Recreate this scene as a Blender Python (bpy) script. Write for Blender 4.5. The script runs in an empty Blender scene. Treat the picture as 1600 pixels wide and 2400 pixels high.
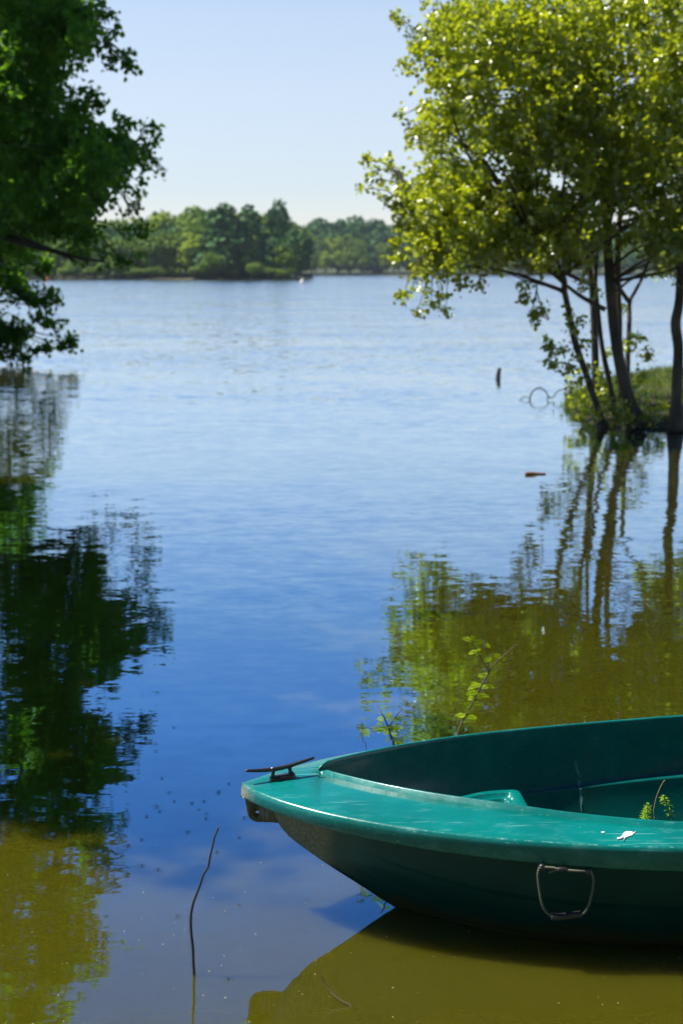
import bpy, bmesh, math, random
import numpy as np
from mathutils import Vector, Matrix, noise

R = math.radians
scene = bpy.context.scene
col = scene.collection
rng = np.random.default_rng(7)
random.seed(7)

# ------------------------------------------------------------------ camera
F_PX, PITCH, CAM_H = 3333.0, R(9.62), 1.7
cam_d = bpy.data.cameras.new("camera")
cam = bpy.data.objects.new("camera", cam_d)
col.objects.link(cam)
cam.location = (0, 0, CAM_H)
cam.rotation_euler = (R(90) - PITCH, 0, 0)
cam_d.sensor_fit = 'VERTICAL'
cam_d.sensor_height = 36.0
cam_d.sensor_width = 24.0
cam_d.lens = 50.0
cam_d.clip_end = 6000
cam_d.clip_start = 0.05
cam_d.dof.use_dof = True
cam_d.dof.focus_distance = 3.9
cam_d.dof.aperture_fstop = 4.5
scene.camera = cam

# ------------------------------------------------------------------ sky, sun, exposure
SUN_AZ = R(-85)      # from +Y towards -X
SUN_EL = R(59)
world = bpy.data.worlds.new("World")
scene.world = world
world.use_nodes = True
wn = world.node_tree
for n in list(wn.nodes): wn.nodes.remove(n)
sky = wn.nodes.new("ShaderNodeTexSky")
sky.sky_type = 'NISHITA'
sky.sun_disc = False
sky.sun_elevation = SUN_EL
sky.sun_rotation = SUN_AZ
sky.air_density = 1.0
sky.dust_density = 0.0
sky.ozone_density = 2.0
bg = wn.nodes.new("ShaderNodeBackground")
bg.inputs['Strength'].default_value = 0.15
wo = wn.nodes.new("ShaderNodeOutputWorld")
# grade the clear sky by elevation: pale blue low down, deep blue higher up
wg = wn.nodes.new("ShaderNodeNewGeometry")
wsx = wn.nodes.new("ShaderNodeSeparateXYZ"); wn.links.new(wg.outputs['Incoming'], wsx.inputs[0])
wm = wn.nodes.new("ShaderNodeMath"); wm.operation = 'MULTIPLY'; wm.inputs[1].default_value = -1.0
wn.links.new(wsx.outputs[2], wm.inputs[0])
wr = wn.nodes.new("ShaderNodeValToRGB")
wc = wr.color_ramp
SKY_GRADE = [(0.0, (0.54, 0.50, 0.56)), (0.055, (0.55, 0.52, 0.58)), (0.12, (0.75, 0.63, 0.61)), (0.17, (0.84, 0.70, 0.65)), (0.24, (0.58, 0.61, 0.67)), (0.31, (0.45, 0.60, 0.79)), (0.5, (0.21, 0.34, 0.54)), (1.0, (0.08, 0.10, 0.18))]
while len(wc.elements) < len(SKY_GRADE): wc.elements.new(0.5)
for e_, (p_, c_) in zip(wc.elements, SKY_GRADE):
    e_.position = p_; e_.color = (*c_, 1)
wn.links.new(wm.outputs[0], wr.inputs[0])
wx = wn.nodes.new("ShaderNodeMix"); wx.data_type = 'RGBA'; wx.blend_type = 'MULTIPLY'; wx.inputs[0].default_value = 1.0
wn.links.new(sky.outputs[0], wx.inputs[6]); wn.links.new(wr.outputs[0], wx.inputs[7])
wn.links.new(wx.outputs[2], bg.inputs[0])
wn.links.new(bg.outputs[0], wo.inputs[0])

sd = bpy.data.lights.new("sun", 'SUN')
sd.energy = 5.0
sd.angle = R(0.53)
sd.color = (1.0, 0.95, 0.86)
sun = bpy.data.objects.new("sun", sd)
col.objects.link(sun)
SUN = Vector((math.sin(SUN_AZ) * math.cos(SUN_EL), math.cos(SUN_AZ) * math.cos(SUN_EL), math.sin(SUN_EL)))
sun.rotation_euler = SUN.to_track_quat('Z', 'Y').to_euler()
sun.location = (-20, 20, 40)

scene.view_settings.view_transform = 'Standard'
scene.view_settings.look = 'None'
scene.view_settings.exposure = 0.68
scene.view_settings.gamma = 1.0
scene.render.engine = 'CYCLES'
scene.cycles.max_bounces = 8
scene.cycles.transparent_max_bounces = 8
scene.cycles.caustics_reflective = False
scene.cycles.caustics_refractive = False
scene.cycles.sample_clamp_indirect = 4.0
try:
    scene.cycles.use_denoising = True
except Exception:
    pass

# ------------------------------------------------------------------ pixel -> place helpers
def ray(px, py):
    x = (px - 800) / F_PX; y = -(py - 1200) / F_PX
    return Vector((x, math.cos(PITCH) + y * math.sin(PITCH), -math.sin(PITCH) + y * math.cos(PITCH)))
def at_z(px, py, z):
    r = ray(px, py); t = (z - CAM_H) / r.z
    return Vector((0, 0, CAM_H)) + r * t
def at_y(px, py, Y):
    r = ray(px, py); t = Y / r.y
    return Vector((0, 0, CAM_H)) + r * t

# ------------------------------------------------------------------ object helpers
def tag(o, label=None, cat=None, group=None, kind=None):
    if label: o['label'] = label
    if cat: o['category'] = cat
    if group: o['group'] = group
    if kind: o['kind'] = kind
    return o
def empty(name, loc, label, cat, group=None):
    o = bpy.data.objects.new(name, None)
    o.empty_display_size = 0.1
    o.location = loc
    col.objects.link(o)
    return tag(o, label, cat, group)
def link(name, me, parent=None, world_coords=True):
    o = bpy.data.objects.new(name, me)
    col.objects.link(o)
    if parent is not None:
        o.parent = parent
        if world_coords:
            base = Vector(parent.location)
            p = parent.parent
            while p is not None:
                base += Vector(p.location); p = p.parent
            o.location = -base
    return o
def mesh_np(name, verts, faces, mats, mat_idx=None, smooth=False, attr=None):
    """verts (N,3); faces: list of arrays (M,k)"""
    me = bpy.data.meshes.new(name)
    verts = np.asarray(verts, dtype=np.float32)
    me.vertices.add(len(verts)); me.vertices.foreach_set('co', verts.ravel())
    loops = np.concatenate([f.ravel() for f in faces]).astype(np.int32)
    tot = np.concatenate([np.full(len(f), f.shape[1], dtype=np.int32) for f in faces])
    start = np.concatenate([[0], np.cumsum(tot)[:-1]]).astype(np.int32)
    me.loops.add(len(loops)); me.loops.foreach_set('vertex_index', loops)
    me.polygons.add(len(tot)); me.polygons.foreach_set('loop_start', start); me.polygons.foreach_set('loop_total', tot)
    for m in mats: me.materials.append(m)
    if mat_idx is not None: me.polygons.foreach_set('material_index', np.asarray(mat_idx, dtype=np.int32))
    if smooth: me.polygons.foreach_set('use_smooth', np.ones(len(tot), dtype=bool))
    if attr is not None:
        a = me.attributes.new('tint', 'FLOAT', 'POINT')
        a.data.foreach_set('value', np.asarray(attr, dtype=np.float32))
    me.update(calc_edges=True)
    me.validate()
    return me
def bm_mesh(name, bm, mats, smooth=True):
    me = bpy.data.meshes.new(name)
    bm.normal_update()
    bm.to_mesh(me); bm.free()
    for m in mats: me.materials.append(m)
    if smooth:
        for p in me.polygons: p.use_smooth = True
    return me

def smooth_path(pts, n=6):
    """catmull-rom through points"""
    P = [Vector(p) for p in pts]
    if len(P) < 3:
        return [P[0].lerp(P[1], i / n) for i in range(n + 1)]
    out = []
    for i in range(len(P) - 1):
        p0 = P[i - 1] if i > 0 else P[0] * 2 - P[1]
        p1, p2 = P[i], P[i + 1]
        p3 = P[i + 2] if i + 2 < len(P) else P[-1] * 2 - P[-2]
        for k in range(n):
            t = k / n
            out.append(0.5 * ((2 * p1) + (p2 - p0) * t + (2 * p0 - 5 * p1 + 4 * p2 - p3) * t * t + (3 * p1 - p0 - 3 * p2 + p3) * t ** 3))
    out.append(P[-1])
    return out

class Tubes:
    """collects tapered tubes into arrays"""
    def __init__(s):
        s.v = []; s.f = []; s.n = 0
    def add(s, pts, r0, r1=None, sides=6, wob=0.0, radii=None, cap=True):
        pts = [Vector(p) for p in pts]
        if r1 is None: r1 = r0
        m = len(pts)
        up = Vector((0, 0, 1))
        prev = None
        for i, p in enumerate(pts):
            d = (pts[min(i + 1, m - 1)] - pts[max(i - 1, 0)])
            if d.length < 1e-9: d = Vector((0, 0, 1))
            d.normalize()
            if prev is None:
                a = up.cross(d)
                if a.length < 0.1: a = Vector((1, 0, 0)).cross(d)
                a.normalize()
            else:
                a = (prev - d * prev.dot(d)).normalized()
            prev = a
            b = d.cross(a)
            t = i / max(1, m - 1)
            r = radii[i] if radii is not None else r0 + (r1 - r0) * t
            for k in range(sides):
                th = 2 * math.pi * k / sides
                rr = r * (1 + (wob * noise.noise(Vector((p.x * 3 + k, p.y * 3, p.z * 2.2))) if wob else 0))
                s.v.append(tuple(p + (a * math.cos(th) + b * math.sin(th)) * rr))
        for i in range(m - 1):
            for k in range(sides):
                k2 = (k + 1) % sides
                s.f.append((s.n + i * sides + k, s.n + i * sides + k2, s.n + (i + 1) * sides + k2, s.n + (i + 1) * sides + k))
        if cap:
            s.v.append(tuple(pts[0])); s.v.append(tuple(pts[-1]))
            c0 = s.n + m * sides; c1 = c0 + 1
            for k in range(sides):
                k2 = (k + 1) % sides
                s.f.append((c0, s.n + k2, s.n + k, c0)); s.f.append((c1, s.n + (m - 1) * sides + k, s.n + (m - 1) * sides + k2, c1))
            s.n += 2
        s.n += m * sides
    def mesh(s, name, mat):
        q = [f for f in s.f if f[0] != f[3]]; t = [f[:3] for f in s.f if f[0] == f[3]]
        fs = [np.array(q, dtype=np.int32)]
        if t: fs.append(np.array(t, dtype=np.int32))
        return mesh_np(name, np.array(s.v), fs, [mat], smooth=True)

# ------------------------------------------------------------------ materials
def newmat(name):
    m = bpy.data.materials.new(name); m.use_nodes = True
    nt = m.node_tree
    for n in list(nt.nodes): nt.nodes.remove(n)
    out = nt.nodes.new('ShaderNodeOutputMaterial')
    return m, nt, out
def N(nt, t, **kw):
    n = nt.nodes.new(t)
    for k, v in kw.items():
        if hasattr(n, k): setattr(n, k, v)
        else: n.inputs[k.replace('_', ' ')].default_value = v
    return n
def ramp(nt, stops, interp='LINEAR'):
    n = nt.nodes.new('ShaderNodeValToRGB')
    n.color_ramp.interpolation = interp
    el = n.color_ramp.elements
    while len(el) < len(stops): el.new(0.5)
    for e, (p, c) in zip(el, stops):
        e.position = p
        e.color = (c, c, c, 1) if isinstance(c, (int, float)) else (*c, 1)
    return n
def math_n(nt, op, a, b=None, clamp=False):
    n = nt.nodes.new('ShaderNodeMath'); n.operation = op; n.use_clamp = clamp
    for i, v in enumerate((a, b)):
        if v is None: continue
        if isinstance(v, (int, float)): n.inputs[i].default_value = v
        else: nt.links.new(v, n.inputs[i])
    return n.outputs[0]
def mix_c(nt, fac, a, b):
    n = nt.nodes.new('ShaderNodeMix'); n.data_type = 'RGBA'
    for s, v in ((n.inputs[0], fac), (n.inputs[6], a), (n.inputs[7], b)):
        if isinstance(v, (int, float)): s.default_value = v
        elif isinstance(v, tuple): s.default_value = (*v, 1)
        else: nt.links.new(v, s)
    return n.outputs[2]

def leaf_mat(name, dark, mid, light, trans=(0.25, 0.4, 0.03), rough=0.35, tfac=0.35, spec=0.5, coat=0.0):
    m, nt, out = newmat(name)
    at = N(nt, 'ShaderNodeAttribute'); at.attribute_name = 'tint'
    r = ramp(nt, [(0.0, dark), (0.5, mid), (1.0, light)])
    nt.links.new(at.outputs['Fac'], r.inputs[0])
    p = N(nt, 'ShaderNodeBsdfPrincipled')
    p.inputs['Roughness'].default_value = rough
    p.inputs['Specular IOR Level'].default_value = spec
    p.inputs['Coat Weight'].default_value = coat; p.inputs['Coat Roughness'].default_value = 0.28
    nt.links.new(r.outputs[0], p.inputs['Base Color'])
    tr = N(nt, 'ShaderNodeBsdfTranslucent')
    tc = mix_c(nt, 0.6, r.outputs[0], trans)
    nt.links.new(tc, tr.inputs[0])
    mx = N(nt, 'ShaderNodeMixShader'); mx.inputs[0].default_value = tfac
    nt.links.new(p.outputs[0], mx.inputs[1]); nt.links.new(tr.outputs[0], mx.inputs[2])
    nt.links.new(mx.outputs[0], out.inputs[0])
    return m
def bark_mat(name, c1, c2, scale=9):
    m, nt, out = newmat(name)
    tc = N(nt, 'ShaderNodeNewGeometry')
    mp = N(nt, 'ShaderNodeMapping'); mp.inputs['Scale'].default_value = (1, 1, 0.35)
    nt.links.new(tc.outputs['Position'], mp.inputs[0])
    no = N(nt, 'ShaderNodeTexNoise'); no.inputs['Scale'].default_value = scale; no.inputs['Detail'].default_value = 8
    nt.links.new(mp.outputs[0], no.inputs[0])
    r = ramp(nt, [(0.3, c1), (0.7, c2)])
    nt.links.new(no.outputs[0], r.inputs[0])
    p = N(nt, 'ShaderNodeBsdfPrincipled'); p.inputs['Roughness'].default_value = 0.85
    nt.links.new(r.outputs[0], p.inputs['Base Color'])
    b = N(nt, 'ShaderNodeBump'); b.inputs['Strength'].default_value = 0.6; b.inputs['Distance'].default_value = 0.02
    nt.links.new(no.outputs[0], b.inputs['Height']); nt.links.new(b.outputs[0], p.inputs['Normal'])
    nt.links.new(p.outputs[0], out.inputs[0])
    return m
def plain(name, c, rough=0.6, metal=0.0, spec=0.5, var=0.25, scale=40, bump=0.0, bdist=0.002):
    m, nt, out = newmat(name)
    g = N(nt, 'ShaderNodeNewGeometry')
    no = N(nt, 'ShaderNodeTexNoise'); no.inputs['Scale'].default_value = scale; no.inputs['Detail'].default_value = 6
    nt.links.new(g.outputs['Position'], no.inputs[0])
    c1 = tuple(x * (1 - var) for x in c); c2 = tuple(min(1, x * (1 + var)) for x in c)
    r = ramp(nt, [(0.3, c1), (0.7, c2)]); nt.links.new(no.outputs[0], r.inputs[0])
    p = N(nt, 'ShaderNodeBsdfPrincipled'); p.inputs['Roughness'].default_value = rough; p.inputs['Metallic'].default_value = metal
    p.inputs['Specular IOR Level'].default_value = spec
    nt.links.new(r.outputs[0], p.inputs['Base Color'])
    if bump:
        b = N(nt, 'ShaderNodeBump'); b.inputs['Strength'].default_value = bump; b.inputs['Distance'].default_value = bdist
        nt.links.new(no.outputs[0], b.inputs['Height']); nt.links.new(b.outputs[0], p.inputs['Normal'])
    nt.links.new(p.outputs[0], out.inputs[0])
    return m

def water_mat():
    m, nt, out = newmat('lake_water')
    g = N(nt, 'ShaderNodeNewGeometry')
    pos = g.outputs['Position']
    sep = N(nt, 'ShaderNodeSeparateXYZ'); nt.links.new(pos, sep.inputs[0])
    # how wind-ruffled the water is: calm in the cove, rougher in the open lake, in patches
    big = N(nt, 'ShaderNodeTexNoise'); big.inputs['Scale'].default_value = 0.16; big.inputs['Detail'].default_value = 3
    mp = N(nt, 'ShaderNodeMapping'); mp.inputs['Scale'].default_value = (0.45, 1.0, 1); nt.links.new(pos, mp.inputs[0]); nt.links.new(mp.outputs[0], big.inputs[0])
    yy = math_n(nt, 'ADD', sep.outputs[1], math_n(nt, 'MULTIPLY', math_n(nt, 'SUBTRACT', big.outputs[0], 0.5), 12.0))
    ln = math_n(nt, 'LOGARITHM', math_n(nt, 'MAXIMUM', yy, 1.0), 10.0)       # 4m .6, 10m 1, 30m 1.48, 100m 2
    t = math_n(nt, 'DIVIDE', ln, 3.0, clamp=True)
    sl = ramp(nt, [(0.0, 0.028), (0.22, 0.032), (0.30, 0.050), (0.385, 0.085), (0.44, 0.19), (0.60, 0.36), (1.0, 0.55)])
    nt.links.new(t, sl.inputs[0])
    patch = N(nt, 'ShaderNodeTexNoise'); patch.inputs['Scale'].default_value = 0.35; patch.inputs['Detail'].default_value = 4
    mp2 = N(nt, 'ShaderNodeMapping'); mp2.inputs['Scale'].default_value = (0.35, 0.7, 1); nt.links.new(pos, mp2.inputs[0]); nt.links.new(mp2.outputs[0], patch.inputs[0])
    pr = ramp(nt, [(0.35, 0.7), (0.65, 1.25)]); nt.links.new(patch.outputs[0], pr.inputs[0])
    slope = math_n(nt, 'MULTIPLY', sl.outputs[0], pr.outputs[0])
    tot = None
    for sc, w, sx in ((2.6, 0.42, 0.55), (11.0, 0.85, 0.5), (38.0, 0.65, 0.45)):
        mpn = N(nt, 'ShaderNodeMapping'); mpn.inputs['Scale'].default_value = (sx, 1.0, 1.0)
        mpn.inputs['Rotation'].default_value = (0, 0, R(random.uniform(-14, 14)))
        nt.links.new(pos, mpn.inputs[0])
        no = N(nt, 'ShaderNodeTexNoise'); no.inputs['Scale'].default_value = sc; no.inputs['Detail'].default_value = 1.5
        nt.links.new(mpn.outputs[0], no.inputs[0])
        s = N(nt, 'ShaderNodeVectorMath', operation='SUBTRACT'); nt.links.new(no.outputs['Color'], s.inputs[0]); s.inputs[1].default_value = (0.5, 0.5, 0.5)
        k = N(nt, 'ShaderNodeVectorMath', operation='MULTIPLY'); nt.links.new(s.outputs[0], k.inputs[0]); k.inputs[1].default_value = (w * 0.15, w, 0)
        if tot is None: tot = k.outputs[0]
        else:
            a = N(nt, 'ShaderNodeVectorMath', operation='ADD'); nt.links.new(tot, a.inputs[0]); nt.links.new(k.outputs[0], a.inputs[1]); tot = a.outputs[0]
    sc_ = N(nt, 'ShaderNodeVectorMath', operation='SCALE'); nt.links.new(tot, sc_.inputs[0]); nt.links.new(slope, sc_.inputs['Scale'])
    tot = sc_.outputs[0]
    # rings spreading from insects on the calm surface
    for (px, py, rad, amp, wl) in RINGS:
        c = at_z(px, py, 0)
        d = N(nt, 'ShaderNodeVectorMath', operation='SUBTRACT'); nt.links.new(pos, d.inputs[0]); d.inputs[1].default_value = (c.x, c.y, 0)
        ln_ = N(nt, 'ShaderNodeVectorMath', operation='LENGTH'); nt.links.new(d.outputs[0], ln_.inputs[0])
        r_ = ln_.outputs['Value']
        ph = math_n(nt, 'SINE', math_n(nt, 'MULTIPLY', r_, 2 * math.pi / wl))
        fall = math_n(nt, 'SUBTRACT', 1.0, math_n(nt, 'DIVIDE', r_, rad), clamp=True)
        a = math_n(nt, 'MULTIPLY', math_n(nt, 'MULTIPLY', ph, fall), amp)
        nd = N(nt, 'ShaderNodeVectorMath', operation='NORMALIZE'); nt.links.new(d.outputs[0], nd.inputs[0])
        s = N(nt, 'ShaderNodeVectorMath', operation='SCALE'); nt.links.new(nd.outputs[0], s.inputs[0]); nt.links.new(a, s.inputs['Scale'])
        ad = N(nt, 'ShaderNodeVectorMath', operation='ADD'); nt.links.new(tot, ad.inputs[0]); nt.links.new(s.outputs[0], ad.inputs[1]); tot = ad.outputs[0]
    # open-water wavelets lean with the breeze
    lean = N(nt, 'ShaderNodeCombineXYZ'); nt.links.new(math_n(nt, 'MULTIPLY', math_n(nt, 'MAXIMUM', math_n(nt, 'SUBTRACT', slope, 0.06), 0.0), -0.17), lean.inputs[1]); lean.inputs[2].default_value = 1.0
    up = N(nt, 'ShaderNodeVectorMath', operation='ADD'); nt.links.new(tot, up.inputs[0]); nt.links.new(lean.outputs[0], up.inputs[1])
    nrm = N(nt, 'ShaderNodeVectorMath', operation='NORMALIZE'); nt.links.new(up.outputs[0], nrm.inputs[0])
    normal = nrm.outputs[0]
    # murky body
    mu = N(nt, 'ShaderNodeTexNoise'); mu.inputs['Scale'].default_value = 0.7; mu.inputs['Detail'].default_value = 4; nt.links.new(pos, mu.inputs[0])
    mc = ramp(nt, [(0.3, WATER_BODY[0]), (0.7, WATER_BODY[1])]); nt.links.new(mu.outputs[0], mc.inputs[0])
    df = N(nt, 'ShaderNodeSubsurfaceScattering'); df.falloff = 'BURLEY'; df.inputs['Scale'].default_value = 0.14; df.inputs['Radius'].default_value = (1, .9, .5); nt.links.new(mc.outputs[0], df.inputs['Color'])
    fr = N(nt, 'ShaderNodeFresnel'); fr.inputs['IOR'].default_value = 1.33; nt.links.new(normal, fr.inputs['Normal'])
    fac = ramp(nt, [(0.0, 0.0), (0.03, 0.25), (0.10, 0.50), (0.25, 0.72), (0.5, 0.90), (1.0, 1.0)]); nt.links.new(fr.outputs[0], fac.inputs[0])
    gc = ramp(nt, [(0.0, (0.38, 0.74, 1.0)), (0.10, (0.42, 0.76, 1.0)), (0.3, (0.62, 0.82, 1.0)), (0.7, (0.95, 0.98, 1.0))]); nt.links.new(fr.outputs[0], gc.inputs[0])
    gl = N(nt, 'ShaderNodeBsdfGlossy'); gl.inputs['Roughness'].default_value = 0.02
    nt.links.new(gc.outputs[0], gl.inputs[0]); nt.links.new(normal, gl.inputs['Normal'])
    mx = N(nt, 'ShaderNodeMixShader'); nt.links.new(fac.outputs[0], mx.inputs[0])
    nt.links.new(df.outputs[0], mx.inputs[1]); nt.links.new(gl.outputs[0], mx.inputs[2])
    nt.links.new(mx.outputs[0], out.inputs[0])
    return m

RINGS = [(455, 2287, 0.04, 0.02, 0.010)]
WATER_BODY = ((0.066, 0.062, 0.003), (0.082, 0.076, 0.004))

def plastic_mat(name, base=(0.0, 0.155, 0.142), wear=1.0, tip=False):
    m, nt, out = newmat(name)
    g = N(nt, 'ShaderNodeNewGeometry'); pos = g.outputs['Position']
    n1 = N(nt, 'ShaderNodeTexNoise'); n1.inputs['Scale'].default_value = 7; n1.inputs['Detail'].default_value = 6; nt.links.new(pos, n1.inputs[0])
    r1 = ramp(nt, [(0.35, tuple(c * 0.85 for c in base)), (0.65, tuple(c * 1.12 for c in base))]); nt.links.new(n1.outputs[0], r1.inputs[0])
    # chalky scuffs
    n2 = N(nt, 'ShaderNodeTexNoise'); n2.inputs['Scale'].default_value = 26; n2.inputs['Detail'].default_value = 10; n2.inputs['Roughness'].default_value = 0.75
    mp = N(nt, 'ShaderNodeMapping'); mp.inputs['Scale'].default_value = (0.5, 1.6, 1); mp.inputs['Rotation'].default_value = (0, 0, R(20)); nt.links.new(pos, mp.inputs[0]); nt.links.new(mp.outputs[0], n2.inputs[0])
    r2 = ramp(nt, [(0.54, 0.0), (0.72, 0.28 * wear)]); nt.links.new(n2.outputs[0], r2.inputs[0])
    c = mix_c(nt, r2.outputs[0], r1.outputs[0], (0.16, 0.42, 0.40))
    # fine scratches
    for rot, sc, th in ((25, (3, 160, 130), 0.71), (-12, (4, 210, 150), 0.72), (70, (5, 190, 140), 0.735)):
        mps = N(nt, 'ShaderNodeMapping'); mps.inputs['Scale'].default_value = sc; mps.inputs['Rotation'].default_value = (0, 0, R(rot)); nt.links.new(pos, mps.inputs[0])
        ns = N(nt, 'ShaderNodeTexNoise'); ns.inputs['Scale'].default_value = 1.0; ns.inputs['Detail'].default_value = 2; nt.links.new(mps.outputs[0], ns.inputs[0])
        rs = ramp(nt, [(th - 0.005, 0.0), (th + 0.035, 0.40 * wear)]); nt.links.new(ns.outputs[0], rs.inputs[0])
        c = mix_c(nt, rs.outputs[0], c, (0.30, 0.62, 0.58))
    # pale edges: wear, and the white sun glint painted into the colour
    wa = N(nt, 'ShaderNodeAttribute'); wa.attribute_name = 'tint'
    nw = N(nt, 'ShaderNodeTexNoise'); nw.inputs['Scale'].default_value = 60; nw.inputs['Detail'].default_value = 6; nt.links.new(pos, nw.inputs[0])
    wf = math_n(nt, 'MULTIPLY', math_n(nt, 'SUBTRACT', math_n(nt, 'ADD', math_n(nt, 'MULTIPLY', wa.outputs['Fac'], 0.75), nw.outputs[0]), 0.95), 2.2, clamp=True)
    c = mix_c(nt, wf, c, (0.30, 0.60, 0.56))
    # specks of dirt
    v = N(nt, 'ShaderNodeTexVoronoi'); v.inputs['Scale'].default_value = 70; nt.links.new(pos, v.inputs[0])
    rv = ramp(nt, [(0.05, 0.6), (0.085, 0.0)]); nt.links.new(v.outputs['Distance'], rv.inputs[0])
    vm = math_n(nt, 'GREATER_THAN', N_sep(nt, v.outputs['Color']), 0.86)
    c = mix_c(nt, math_n(nt, 'MULTIPLY', rv.outputs[0], vm), c, (0.03, 0.04, 0.03))
    vm2 = math_n(nt, 'LESS_THAN', N_sep(nt, v.outputs['Color']), 0.10)
    c = mix_c(nt, math_n(nt, 'MULTIPLY', rv.outputs[0], vm2), c, (0.5, 0.7, 0.66))
    if tip:
        # worn, sandy nose of the bow and rusty-grey scuffed stem
        sp = N(nt, 'ShaderNodeSeparateXYZ'); nt.links.new(pos, sp.inputs[0])
        nx = N(nt, 'ShaderNodeTexNoise'); nx.inputs['Scale'].default_value = 240; nx.inputs['Detail'].default_value = 4; nt.links.new(pos, nx.inputs[0])
        mr = N(nt, 'ShaderNodeMapRange'); mr.inputs['From Min'].default_value = -0.222; mr.inputs['From Max'].default_value = -0.262; nt.links.new(sp.outputs[0], mr.inputs[0])
        zz = N(nt, 'ShaderNodeMapRange'); zz.inputs['From Min'].default_value = 0.362; zz.inputs['From Max'].default_value = 0.34; nt.links.new(sp.outputs[2], zz.inputs[0])
        a = math_n(nt, 'MULTIPLY', mr.outputs[0], zz.outputs[0])
        a = math_n(nt, 'MULTIPLY', a, math_n(nt, 'GREATER_THAN', math_n(nt, 'ADD', nx.outputs[0], math_n(nt, 'MULTIPLY', a, 0.18)), 0.52))
        c = mix_c(nt, math_n(nt, 'MULTIPLY', a, 0.85), c, (0.42, 0.38, 0.26))
    p = N(nt, 'ShaderNodeBsdfPrincipled')
    nt.links.new(c, p.inputs['Base Color'])
    rr = ramp(nt, [(0.3, 0.20), (0.75, 0.38)]); nt.links.new(n2.outputs[0], rr.inputs[0]); nt.links.new(rr.outputs[0], p.inputs['Roughness'])
    p.inputs['Specular IOR Level'].default_value = 0.45; p.inputs['Coat Weight'].default_value = 0.35; p.inputs['Coat Roughness'].default_value = 0.14
    b = N(nt, 'ShaderNodeBump'); b.inputs['Strength'].default_value = 0.25; b.inputs['Distance'].default_value = 0.001
    nb = N(nt, 'ShaderNodeTexNoise'); nb.inputs['Scale'].default_value = 90; nb.inputs['Detail'].default_value = 5; nt.links.new(pos, nb.inputs[0])
    nt.links.new(nb.outputs[0], b.inputs['Height']); nt.links.new(b.outputs[0], p.inputs['Normal'])
    nt.links.new(p.outputs[0], out.inputs[0])
    return m
def N_sep(nt, s):
    n = nt.nodes.new('ShaderNodeSeparateColor'); nt.links.new(s, n.inputs[0]); return n.outputs[0]

def hull_mat():
    m, nt, out = newmat('hull_plastic')
    g = N(nt, 'ShaderNodeNewGeometry'); pos = g.outputs['Position']
    sp = N(nt, 'ShaderNodeSeparateXYZ'); nt.links.new(pos, sp.inputs[0])
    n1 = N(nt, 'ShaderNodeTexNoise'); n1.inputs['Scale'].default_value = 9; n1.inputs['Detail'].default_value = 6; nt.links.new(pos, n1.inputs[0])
    base = ramp(nt, [(0.35, (0.0, 0.024, 0.019)), (0.65, (0.0, 0.036, 0.029))]); nt.links.new(n1.outputs[0], base.inputs[0])  # same green plastic as the deck, with the hull side's shade in the colour
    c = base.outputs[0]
    # scuffed brown-grey stem
    mr = N(nt, 'ShaderNodeMapRange'); mr.inputs['From Min'].default_value = 0.0; mr.inputs['From Max'].default_value = -0.03; nt.links.new(math_n(nt, 'ADD', sp.outputs[0], math_n(nt, 'MULTIPLY', n1.outputs[0], 0.03)), mr.inputs[0])
    mps = N(nt, 'ShaderNodeMapping'); mps.inputs['Scale'].default_value = (160, 60, 14); mps.inputs['Rotation'].default_value = (0, R(35), 0); nt.links.new(pos, mps.inputs[0])
    ns = N(nt, 'ShaderNodeTexNoise'); ns.inputs['Scale'].default_value = 1.2; ns.inputs['Detail'].default_value = 4; nt.links.new(mps.outputs[0], ns.inputs[0])
    sc = ramp(nt, [(0.40, (0.08, 0.08, 0.045)), (0.72, (0.24, 0.22, 0.15))]); nt.links.new(ns.outputs[0], sc.inputs[0])
    c = mix_c(nt, math_n(nt, 'MULTIPLY', mr.outputs[0], 0.85), c, sc.outputs[0])
    # algae film near the waterline, brownish
    al = N(nt, 'ShaderNodeMapRange'); al.inputs['From Min'].default_value = 0.07; al.inputs['From Max'].default_value = 0.0
    nt.links.new(math_n(nt, 'ADD', sp.outputs[2], math_n(nt, 'MULTIPLY', math_n(nt, 'SUBTRACT', n1.outputs[0], 0.5), 0.08)), al.inputs[0])
    c = mix_c(nt, math_n(nt, 'MULTIPLY', al.outputs[0], 0.8), c, (0.06, 0.05, 0.012))
    p = N(nt, 'ShaderNodeBsdfPrincipled'); nt.links.new(c, p.inputs['Base Color']); p.inputs['Roughness'].default_value = 0.45
    p.inputs['Specular IOR Level'].default_value = 0.2
    nt.links.new(p.outputs[0], out.inputs[0])
    return m

M_water = water_mat()
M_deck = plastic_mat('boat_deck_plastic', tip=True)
M_liner = plastic_mat('boat_liner_plastic', base=(0.0, 0.10, 0.09), wear=0.4)  # darker than the deck plastic: cockpit shade put into the base colour
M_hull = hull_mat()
M_black = plain('black_nylon', (0.018, 0.018, 0.02), rough=0.35, spec=0.6)
M_steel = plain('screw_steel', (0.6, 0.6, 0.6), rough=0.3, metal=1.0)
M_rope = plain('grey_rope', (0.13, 0.14, 0.10), rough=0.9, scale=300)
M_alder = leaf_mat('alder_leaf', (0.08, 0.15, 0.006), (0.245, 0.31, 0.008), (0.48, 0.50, 0.018), trans=(0.78, 0.88, 0.02), rough=0.30, tfac=0.50, spec=1.0, coat=1.0)
M_oak = leaf_mat('oak_leaf', (0.022, 0.10, 0.012), (0.045, 0.17, 0.014), (0.11, 0.23, 0.016), trans=(0.34, 0.70, 0.02), rough=0.45, tfac=0.48, spec=0.3)
M_bark = bark_mat('alder_bark', (0.030, 0.024, 0.018), (0.11, 0.095, 0.07))
M_bark2 = bark_mat('dark_bark', (0.02, 0.017, 0.012), (0.06, 0.05, 0.038))
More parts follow.
